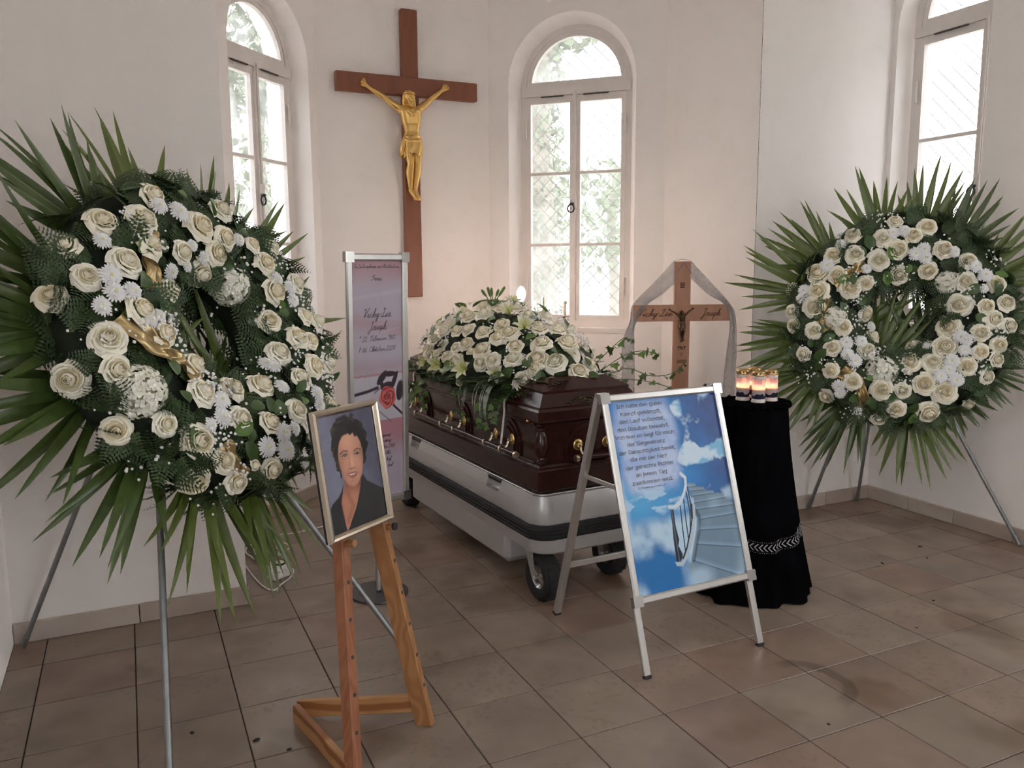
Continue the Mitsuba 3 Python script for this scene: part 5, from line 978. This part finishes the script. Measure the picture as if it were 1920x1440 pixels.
for x, y, s in ((.10, .10, 1), (CW - .10, .24, 1), (.10, CL - .12, -1), (CW - .10, CL - .12, -1)):
    W = KM @ mv(x, y, .122); tire = lathe([(.062, -.036), (.080, -.048), (.105, -.048), (.118, -.036), (.122, -.012), (.122, .012), (.118, .036), (.105, .048), (.080, .048), (.062, .036)], 36)
    w = put(bt, 'wheel', xf(tire, rot([0, 1, 0], 90)), 'mat_rubber', W, 35, label='black pneumatic castor wheel')
    put(w, 'rim', xf(lathe([(.0, -.018), (.020, -.020), (.022, -.010), (.045, -.012), (.060, -.036), (.064, -.034), (.064, .034), (.060, .036), (.045, .012), (.022, .010), (.02, .02), (0, .018)], 24), rot([0, 1, 0], 90)), 'mat_chrome', W, 30)
    put(w, 'tread', cat([xf(rbox(.074, .009, .005, .001), rot([1, 0, 0], k * 10 + .0) @ mv(0, 0, .1225) @ rz(24 if k % 2 else -24)) for k in range(36)]), 'mat_rubber', W)
    fk = []
    for q in (-1, 1):
        g = Polygon([(-.018, .0), (.0, -.016), (.022, -.004), (.05, .05), (.095, .130), (.02, .130)])
        fk.append(xf(prism(g, .005), mv(q * .056 - .0025, 0, 0) @ np.array([[0, 0, 1, 0], [1, 0, 0, 0], [0, 1, 0, 0], [0, 0, 0, 1.0]])))
    put(w, 'fork', cat(fk + [rbox(.12, .09, .008, .002, (0, .055, .130)), tube([(-.064, 0, 0), (.064, 0, 0)], .009, 10)]), 'mat_alu', W)
OM = fr(bX, bY, [0, 0, 1], (2.543, .349, .5735)); OW, OL = .635, 1.94   # coffin frame, z from the deck
cf = thing('coffin', 'polished dark mahogany coffin with brass handles on the bier trolley', 'coffin')
def fru(levels):
    m = None
    for (i0, z0), (i1, z1) in zip(levels[:-1], levels[1:]):
        P = [(x, y, z) for i, z in ((i0, z0), (i1, z1)) for x in (i, OW - i) for y in (i, OL - i)]; h = m3.Manifold.hull_points(np.array(P, np.float32)); m = h if m is None else m + h
    return unman(m)
put(cf, 'plinth', fru([(.010, .001), (.004, .006), (.0, .012), (.0, .108), (.006, .116), (.012, .118), (.012, .124), (.022, .134)]), 'mat_mahogany', OM)
put(cf, 'body', bx(.030, OW - .030, .030, OL - .030, .12, .375, .004), 'mat_mahogany', OM)
put(cf, 'lid', fru([(.020, .338), (.004, .350), (.0, .360), (.0, .402), (.008, .412), (.016, .416), (.016, .422)]), 'mat_mahogany', OM)
put(cf, 'lid_slope', fru([(.018, .420), (.066, .487)]), 'mat_mahogany', OM)
put(cf, 'lid_top', fru([(.060, .484), (.060, .494), (.068, .498), (.150, .545), (.158, .546)]), 'mat_mahogany', OM)
urn = lathe([(.020, 0), (.030, .004), (.030, .014), (.020, .022), (.018, .030), (.028, .046), (.037, .078), (.038, .10), (.032, .135), (.022, .152), (.019, .160), (.030, .166), (.030, .178), (.022, .184)], 28)
for x in (.040, OW - .040):
    for y in (.040, OL - .040): put(cf, 'corner_column', urn, 'mat_mahogany', OM @ mv(x, y, .142), 35)
for s in (0, 1):
    SM = OM @ (mv(0.030, 0, 0) @ np.array([[0, 0, -1, 0], [1, 0, 0, 0], [0, 1, 0, 0], [0, 0, 0, 1.0]]) if s == 0 else mv(OW - .030, 0, 0) @ np.array([[0, 0, 1, 0], [1, 0, 0, 0], [0, 1, 0, 0], [0, 0, 0, 1.0]]))   # local x along, y up, z outwards
    for cy in (.375, .97, 1.565):
        th = np.linspace(0, PI, 22); g = Polygon([(cy - .150, .145)] + [(cy - .150 * math.cos(a), .19 + .140 * math.sin(a)) for a in th] + [(cy + .150, .145)]); g2 = affinity.scale(g, .72, .74, origin=(cy, .145))
        put(cf, 'arched_panel', cat([xf(prism(g, .010), mv(0, 0, -.001)), xf(prism(affinity.scale(g, .86, .87, origin=(cy, .145)), .018), mv(0, 0, -.001)), xf(prism(g2, .026), mv(0, 0, -.001))]), 'mat_mahogany', SM)
        for y in (cy - .093, cy + .093):
            h = put(cf, 'handle', xf(lathe([(0, .032), (.020, .031), (.026, .027), (.028, .022)], 20), SM @ mv(y, .222, 0) @ sc(.72, 1.1, 1)), 'mat_brass', smooth=35, label='oval brass handle plate' if y < .3 and s == 0 else None)
            put(h, 'bracket', cat([tube(spline([(y, .215, .028), (y, .212, .046), (y, .196, .052), (y, .186, .060), (y, .180, .068)], 5), .0075, 8), tube(np.array([(y, .180 + .0165 * math.sin(t), .088 + .0165 * math.cos(t)) for t in np.linspace(0, 2 * PI, 16, endpoint=False)]), .0055, 7, closed=True), rbox(.014, .012, .03, .003, (y, .224, .038))]), 'mat_brass_pale', SM, True)
    rl = put(cf, 'handle_rail', tube([(.130, .180, .088), (OL - .130, .180, .088)], .0130, 16), 'mat_mahogany', SM, 40, label='dark wooden carrying rail with brass caps' if s == 0 else None)
    for y0, y1 in ((.110, .134), (OL - .134, OL - .110)): put(rl, 'end_cap', xf(lathe([(0, 0), (.015, .001), (.0175, .004), (.0175, .020), (.015, .024), (0, .024)], 18), mv(y0, .180, .088) @ rot([0, 1, 0], 90)), 'mat_brass_pale', SM, 35)
    put(cf, 'moulding', cat([bx(.075, OL - .075, .128, .145, -.002, .012, .003), bx(.075, OL - .075, .325, .342, -.002, .014, .003)]), 'mat_mahogany', SM)
    put(cf, 'lid_screw', cat([xf(lathe([(0, .008), (.006, .007), (.008, 0)], 10), mv(y, .345, .022)) for y in (.12, .9, OL - .12)]), 'mat_brass', SM, True)
EM = OM @ mv(0, .030, 0) @ np.array([[1, 0, 0, 0], [0, 0, -1, 0], [0, 1, 0, 0], [0, 0, 0, 1.0]])
th = np.linspace(0, PI, 22); cx = OW / 2; g = Polygon([(cx - .150, .145)] + [(cx - .150 * math.cos(a), .19 + .140 * math.sin(a)) for a in th] + [(cx + .150, .145)])
put(cf, 'arched_panel', cat([xf(prism(affinity.scale(g, k, k, origin=(cx, .145)), d), mv(0, 0, -.001)) for k, d in ((1, .010), (.86, .018), (.72, .026))]), 'mat_mahogany', EM)
for x in (.232, OW - .232):
    h = put(cf, 'handle', xf(lathe([(0, .032), (.022, .031), (.028, .027), (.030, .022)], 20), EM @ mv(x, .222, 0)), 'mat_brass', smooth=35)
    put(h, 'bracket', cat([tube(spline([(x, .215, .028), (x, .212, .046), (x, .196, .052), (x, .180, .068)], 5), .0075, 8), rbox(.014, .012, .03, .003, (x, .224, .038))]), 'mat_brass_pale', EM, True)
rl = put(cf, 'handle_rail', tube([(.190, .168, .080), (OW - .190, .168, .080)], .0130, 16), 'mat_mahogany', EM, 40)
for x in (.178, OW - .202): put(rl, 'end_cap', xf(lathe([(0, 0), (.0175, .002), (.0175, .020), (0, .024)], 18), mv(x, .168, .080) @ rot([0, 1, 0], 90)), 'mat_brass_pale', EM, 35)
for i, (y0, y1) in enumerate(((.352, .284), (1.66, 1.655))):
    P = spline([(.085, y0 + .01, .515), (.036, y0, .457), (.010, y0, .428), (-.004, y0 - .004, .405), (-.006, y0 - .008, .36), (-.028, (y0 + y1) / 2, .29), (-.058, y1, .205)], 5); Vv, F = [], []
    for k, c in enumerate(P): Vv += [c + V(0, -.010, 0), c + V(0, .010, 0), c + V(-.0015, -.010, 0), c + V(-.0015, .010, 0)]
    for k in range(len(P) - 1):
        o = 4 * k; F += [(o, o + 1, o + 5), (o, o + 5, o + 4), (o + 2, o + 7, o + 3), (o + 2, o + 6, o + 7)]
    single('strap', tm(Vv, F), 'mat_white_plastic', ('white strap tied to the handle at the near end of the coffin', 'white strap on the far end of the coffin, beside the banner')[i], 'strap', OM, group='white straps holding the coffin flowers')
# ---------------------------------------------------------------- flower spray on the coffin
cc = V(2.543, .349, 0) + bX * .3175 + bY * 1.0 + V(0, 0, 1.03); QM = fr(bX, bY, [0, 0, 1], cc); EA = V(.40, .86, .42)
sp = thing('coffin_spray', 'large mounded spray of white roses, lilies and ivy lying on the coffin', 'flower arrangement')
def esurf(p):
    q = unit(V(*p) / EA) ; return q * EA, unit(q / EA)
r = np.random.default_rng(404)
dome, _ = grid(lambda u, v: np.c_[EA[0] * .90 * np.sin(u * PI / 2) * np.cos(v * 2 * PI), EA[1] * .93 * np.sin(u * PI / 2) * np.sin(v * 2 * PI), EA[2] * .88 * np.cos(u * PI / 2) - .0], 14, 41)
put(sp, 'moss_mound', dome, 'mat_moss', QM, True)
SR = [(-.09,.07,.41,.037),(-.06,0,.42,.030),(-.21,.02,.36,.042),(-.17,-.10,.38,.041),(-.23,.22,.33,.037),(-.26,.18,.31,.031),(-.08,-.16,.40,.038),(-.18,-.35,.33,.036),(-.26,-.28,.29,.039),(-.19,-.45,.29,.044),(-.24,-.42,.27,.038),(-.30,-.02,.28,.037),(-.28,-.13,.29,.036),(-.30,.17,.26,.037),(-.32,.26,.21,.034),(-.34,.35,.14,.035),(-.35,.07,.19,.030),(-.37,.14,.13,.033),(-.38,-.03,.14,.029),(-.38,-.15,.12,.036),(-.35,-.11,.19,.029),(-.33,-.20,.22,.037),(-.34,-.29,.18,.028),(-.31,-.36,.20,.044),(-.21,-.56,.23,.036),(-.24,-.60,.17,.041),(-.33,-.39,.13,.037),(-.30,-.47,.15,.037),(-.38,-.24,.01,.028),(-.33,-.48,.01,.030),(-.23,-.70,.06,.048),(-.40,-.05,.05,.026),(-.05,-.54,.32,.040),(0,-.20,.41,.037),(-.02,-.36,.38,.034),(-.10,-.65,.25,.044),(-.16,-.70,.17,.049),(-.18,-.73,.13,.031),(-.09,-.77,.16,.048),(.04,-.69,.25,.046),(.04,-.58,.31,.040),(.14,-.55,.29,.033),(.02,-.83,.11,.043),(.13,-.77,.13,.037),(.24,-.73,.02,.038),(.07,-.40,.36,.035),(.05,-.84,.07,.029),(-.32,.59,.06,.033),
      (.12,-.30,.36,.036),(.20,-.45,.29,.038),(.25,-.25,.30,.037),(.28,-.55,.18,.036),(.33,-.35,.18,.035),(.12,.0,.40,.036),(.24,0,.33,.037),(.33,-.05,.22,.036),(.36,.2,.12,.035),(.26,.28,.27,.037),(.14,.24,.36,.036),(0,.2,.39,.036),(-.10,.32,.36,.035),(.05,.44,.34,.037),(-.2,.45,.28,.035),(.2,.5,.24,.036),(-.05,.6,.27,.035),(.1,.7,.18,.036),(-.15,.7,.18,.035),(0,.8,.10,.034),(.3,.5,.14,.034),(.36,-.18,.08,.034)]
for (a, b, z, s) in SR:
    p, nn = esurf((a, b, max(z, .0))); nn = unit(nn * .8 + V(-.10, -.18, .30) + r.normal(size=3) * .12); kd_ = 4 if s < .029 else int(r.choice([0, 1, 2, 3], p=[.3, .25, .27, .18]))
    put(sp, 'rose', roses[kd_], M=QM @ lookM(p + nn * .012, nn, r.uniform(0, 6), s * 1.26))
for i, (a, b, z, s) in enumerate([(-.12,-.51,.32,.049),(-.10,-.29,.38,.048),(-.37,-.28,.09,.056),(-.39,.03,.08,.059),(-.30,-.55,.08,.045),(.05,-.05,.43,.045),(-.37,.26,.07,.043),(.30,-.15,.24,.05),(.2,.36,.3,.05)]):
    p, nn = esurf((a, b, z)); nn = unit(nn + V(-.15, -.3, .1) + r.normal(size=3) * .1); put(sp, 'lily', lily_p, M=QM @ lookM(p + nn * .052, nn, r.uniform(0, 1), s * 1.25))
p, nn = esurf((0, -.78, .17)); d = unit(V(.55, -.75, -.25)); put(sp, 'calla', calla_p, M=QM @ lookM(p + nn * .05, d, 2.2, .062))
for k in range(60): # leaves between the flowers
    b = r.uniform(-.85, .85); t = r.uniform(-1.5, 1.5); h = math.sqrt(max(.02, 1 - (b / .88) ** 2)); p, nn = esurf((EA[0] * h * math.sin(t), b, EA[2] * h * max(.03, math.cos(t)))); d = unit(np.cross(nn, r.normal(size=3)) + nn * .55); y = unit(np.cross(nn, d)); s = r.uniform(.055, .10)
    put(sp, 'rose_leaf', roseleaf[int(r.random() < .35)], M=QM @ fr(d * s, y * s, np.cross(d, y) * s, p + nn * .005))
for k in range(70): # broad leaves hanging out along the lower edge
    A = r.uniform(0, 2 * PI); p, nn = esurf((EA[0] * math.cos(A), EA[1] * math.sin(A), r.uniform(-.02, .06))); o = unit(V(nn[0], nn[1], 0)); d = unit(o + V(-o[1], o[0], 0) * r.uniform(-.9, .9) + V(0, 0, r.uniform(-.9, .25))); y = unit(np.cross(unit(nn + V(0, 0, .8) + r.normal(size=3) * .3), d)); s = r.uniform(.055, .10)
    put(sp, 'rose_leaf', roseleaf[int(r.random() < .45)], M=QM @ fr(d * s, y * s, np.cross(d, y) * s, p - nn * .015))
p = V(-.07, -.02, .42)
for a, l in ((-2.4, .07), (-.2, .07), (1.2, .06), (2.6, .05), (.5, .05)): d = unit(V(math.cos(a) * .7, math.sin(a) * .7, 1.0)); put(sp, 'lily_bud', tube(spline([p + V(0, 0, -.02), p + d * .05, p + d * .075, p + d * (.05 + l), p + d * (.066 + l)], 5), np.interp(np.linspace(0, 1, 21), [0, .35, .6, .85, 1], [.0025, .003, .009, .008, .001]), 8), 'mat_leaf_bright', QM, True)
pts = []
for k in range(58):
    b = r.uniform(-.8, .8); t = r.uniform(-1.45, 1.45); h = math.sqrt(max(.03, 1 - (b / .88) ** 2)); c = V(EA[0] * h * math.sin(t), b, EA[2] * h * math.cos(t))
    for _ in range(int(r.integers(10, 18))): p, nn = esurf(np.maximum(c + r.normal(size=3) * .028, [-9, -9, .0])); pts.append(p + nn * r.uniform(.012, .045))
put(sp, 'baby_breath', budcloud(np.array(pts), .0056, 8), 'mat_whitebud', QM, stuff=True)
fs = []
for k in range(330): # ferns: low skirt and gaps
    A = r.uniform(0, 2 * PI); low = r.random() < .42; el = r.uniform(-.06, .16) if low else r.uniform(.1, 1.35); p, nn = esurf((EA[0] * math.cos(A) * math.cos(el), EA[1] * math.sin(A) * math.cos(el), EA[2] * math.sin(el) + .001)); o = unit(V(nn[0], nn[1], 0))
    d = unit(o + V(-o[1], o[0], 0) * r.uniform(-.8, .8) + V(0, 0, r.uniform(-.25, .25))) if low else unit(np.cross(nn, r.normal(size=3)) + nn * .10); y = unit(np.cross([0, 0, 1] if low else nn, d)); fs.append(fr(d * (1.25 if low else .85), y * (1.25 if low else .85), np.cross(d, y), p - nn * (.05 if low else .055) + V(0, 0, .01)))
put(sp, 'fern_foliage', fernmesh(fs, .15, 6), 'mat_fern', QM, stuff=True)
def vine(P, n, s, seed, w=.0022):
    rr_ = np.random.default_rng(seed); P = spline(P, 10); v = put(sp, 'ivy_vine', tube(P, w, 5), 'mat_leaf', QM, True)
    for i in range(n):
        j = int((i + .6) / n * (len(P) - 2)) + 1; t = unit(P[j] - P[j - 1]); sd = 1 if i % 2 else -1; q = unit(np.cross(t, [0, 0, 1])); d = unit(q * sd * .6 + t * .4 + V(0, 0, rr_.uniform(-.9, .3))); up_ = unit(V(-.55, -.9, .5) + rr_.normal(size=3) * .4); y = unit(np.cross(up_, d)); k = s * rr_.uniform(.7, 1.2) * (1 - .35 * i / n)
        put(v, 'ivy_leaf', ivy_p[int(rr_.random() < .45)], M=QM @ fr(d * k, y * k, np.cross(d, y) * k, P[j] + d * .008))
vine([(.22, -.72, .04), (.34, -.80, .10), (.46, -.86, .06), (.56, -.92, .075), (.63, -.95, .14)], 9, .055, 1)
vine([(.24, -.66, .06), (.36, -.74, .16), (.44, -.80, .19), (.52, -.84, .17)], 9, .058, 2)
vine([(.18, -.76, .05), (.34, -.90, .05), (.46, -.98, .02), (.54, -1.0, -.02)], 8, .058, 3)
vine([(.26, -.60, .10), (.36, -.64, .20), (.42, -.66, .25), (.45, -.70, .24)], 7, .052, 4)
vine([(-.36, .30, .02), (-.42, .26, -.06), (-.43, .22, -.14), (-.42, .20, -.20)], 9, .055, 5)
vine([(-.36, .36, .02), (-.43, .36, -.08), (-.44, .33, -.17)], 8, .055, 6)
vine([(-.34, -.52, .0), (-.40, -.56, -.05), (-.42, -.58, -.14), (-.42, -.60, -.19)], 9, .058, 7)
vine([(-.30, -.60, .0), (-.38, -.66, -.06), (-.41, -.68, -.13)], 7, .055, 8)
vine([(-.36, -.2, .0), (-.41, -.24, -.06), (-.43, -.30, -.14), (-.42, -.36, -.17), (-.42, -.44, -.16)], 8, .036, 9)
vine([(-.36, .5, .03), (-.42, .55, -.02), (-.44, .58, -.10)], 8, .05, 10)
vine([(-.30, .72, .04), (-.40, .78, .02), (-.46, .80, -.02)], 7, .045, 11)
dm = []
for k in range(12): # grey felted leaves hanging in front
    y0 = r.choice([-.62, -.56, -.36, -.30, -.5]) + r.normal() * .03; P = spline([(-.33, y0, .06), (-.39, y0 - .02, .02), (-.42, y0 - .03, -.05), (-.425, y0 - .04 + r.normal() * .02, -.10 - .05 * r.random())], 5); d = np.gradient(P, axis=0)
    q = np.cross(d, [1, 0, 0]); q /= np.linalg.norm(q, axis=1, keepdims=True) + 1e-9; w = .008 * np.sin(np.linspace(.3, PI, len(P)))[:, None] * (1 + .45 * np.sin(np.arange(len(P)) * 2.4))[:, None]; Vv = np.empty((2 * len(P), 3)); Vv[::2], Vv[1::2] = P - q * w, P + q * w
    dm.append(tm(Vv, [f for i in range(len(P) - 1) for f in ((2 * i, 2 * i + 1, 2 * i + 3), (2 * i, 2 * i + 3, 2 * i + 2))]))
put(sp, 'dusty_miller', cat(dm), 'mat_dusty', QM, stuff=True)
# ---------------------------------------------------------------- cables and plug on the floor, fallen leaf bits
cab = thing('extension_cord', 'thin white extension cord lying in loops on the floor by the left pier', 'cord')
rng = np.random.default_rng(12); lp_ = []
for k in range(5):
    c = V(1.42 + rng.normal() * .02, 1.80 + rng.normal() * .06, 0); A0 = rng.uniform(0, 6)
    for t in np.linspace(0, 2 * PI, 11)[:-1]: lp_.append((c[0] + (.13 - .012 * k) * math.cos(t + A0) * (1 + .25 * math.sin(2 * t + k)) + .010 * k, c[1] + (.24 - .03 * k) * math.sin(t + A0), .005 + .004 * k + .003 * math.sin(3 * t)))
P = spline([(2.2, 2.30, .005), (2.0, 2.16, .005), (1.83, 2.08, .005), (1.62, 2.03, .006)] + lp_ + [(1.46, 1.62, .018), (1.43, 1.52, .02), (1.42, 1.42, .022)], 6)
put(cab, 'cable', tube(P, .0042, 7), 'mat_white_plastic', smooth=True)
P = spline([(1.50, 1.40, .02), (1.53, 1.37, .008), (1.50, 1.28, .005), (1.44, 1.20, .005), (1.385, 1.13, .005), (1.345, 1.20, .005), (1.318, 1.36, .005), (1.30, 1.55, .005), (1.295, 1.68, .006), (1.32, 1.78, .04), (1.34, 1.80, .14), (1.345, 1.80, .24)], 8)
put(cab, 'cable', tube(P, .0045, 7), 'mat_white_plastic', smooth=True)
ad = thing('timer_plug', 'white plug in timer with a round dial on the floor among white cables', 'timer switch')
DM = mv(1.44, 1.31, 0) @ rz(28)
put(ad, 'body', cat([bx(-.055, .055, -.035, .035, .001, .045, .008), bx(-.045, .06, -.03, .03, .043, .075, .010)]), 'mat_white_plastic', DM)
put(ad, 'dial', xf(lathe([(0, .014), (.020, .014), (.024, .010), (.026, 0)], 28), mv(.012, 0, .075) @ rot([1, 0, 0], 0)), 'mat_white_plastic', DM, 30)
put(ad, 'dial_ring', xf(lathe([(.026, 0), (.0285, .001), (.0285, .009), (.025, .010)], 28), mv(.012, 0, .074)), 'mat_black', DM, 30)
put(ad, 'plug', xf(lathe([(0, 0), (.018, 0), (.019, .02), (.015, .032), (.006, .04), (0, .04)], 20), mv(-.04, .01, .045)), 'mat_white_plastic', DM, 30)
mat('mat_litter', (.028, .020, .014), .8)
for i, (x, y, s, lab) in enumerate(((1.105, -.25, .013, 'dark leaf bit left of the easel on the floor'), (1.20, -.36, .011, 'dark speck on the floor beside the easel foot'), (.90, -.10, .010, 'small dark speck on the floor before the left pier'), (1.16, -.58, .013, 'dark leaf bit nearest the bottom edge left of the easel'), (4.36, -.46, .009, 'dark speck on the pale tile at the right'), (4.01, -.64, .007, 'tiny speck on the shiny tile at the right'), (4.99, .12, .012, 'dark leaf bit near the right baseboard'), (4.86, -.03, .009, 'dark speck left of the right wreath stand foot'), (4.56, .02, .010, 'dark speck under the right wreath'), (3.02, -1.06, .007, 'dark speck on the brown tile in the foreground'))):
    m = trimesh.creation.icosphere(1, s); rg = np.random.default_rng(i); m.vertices *= V(1, .55, .22); m.vertices += rg.normal(size=m.vertices.shape) * s * .12; m.apply_transform(mv(x, y, s * .2) @ rz(rg.uniform(0, 180)))
    single('leaf_bit', m, 'mat_litter', lab, 'debris', group='dark bits fallen on the floor')
single('wall_cable', tube([(AX1 - .002, YW - .003, .98), (AX1 - .002, YW - .003, HT - .01)], .0012, 5), 'mat_darkgap', 'thin dark cable running up the right edge of the apse', 'cable')
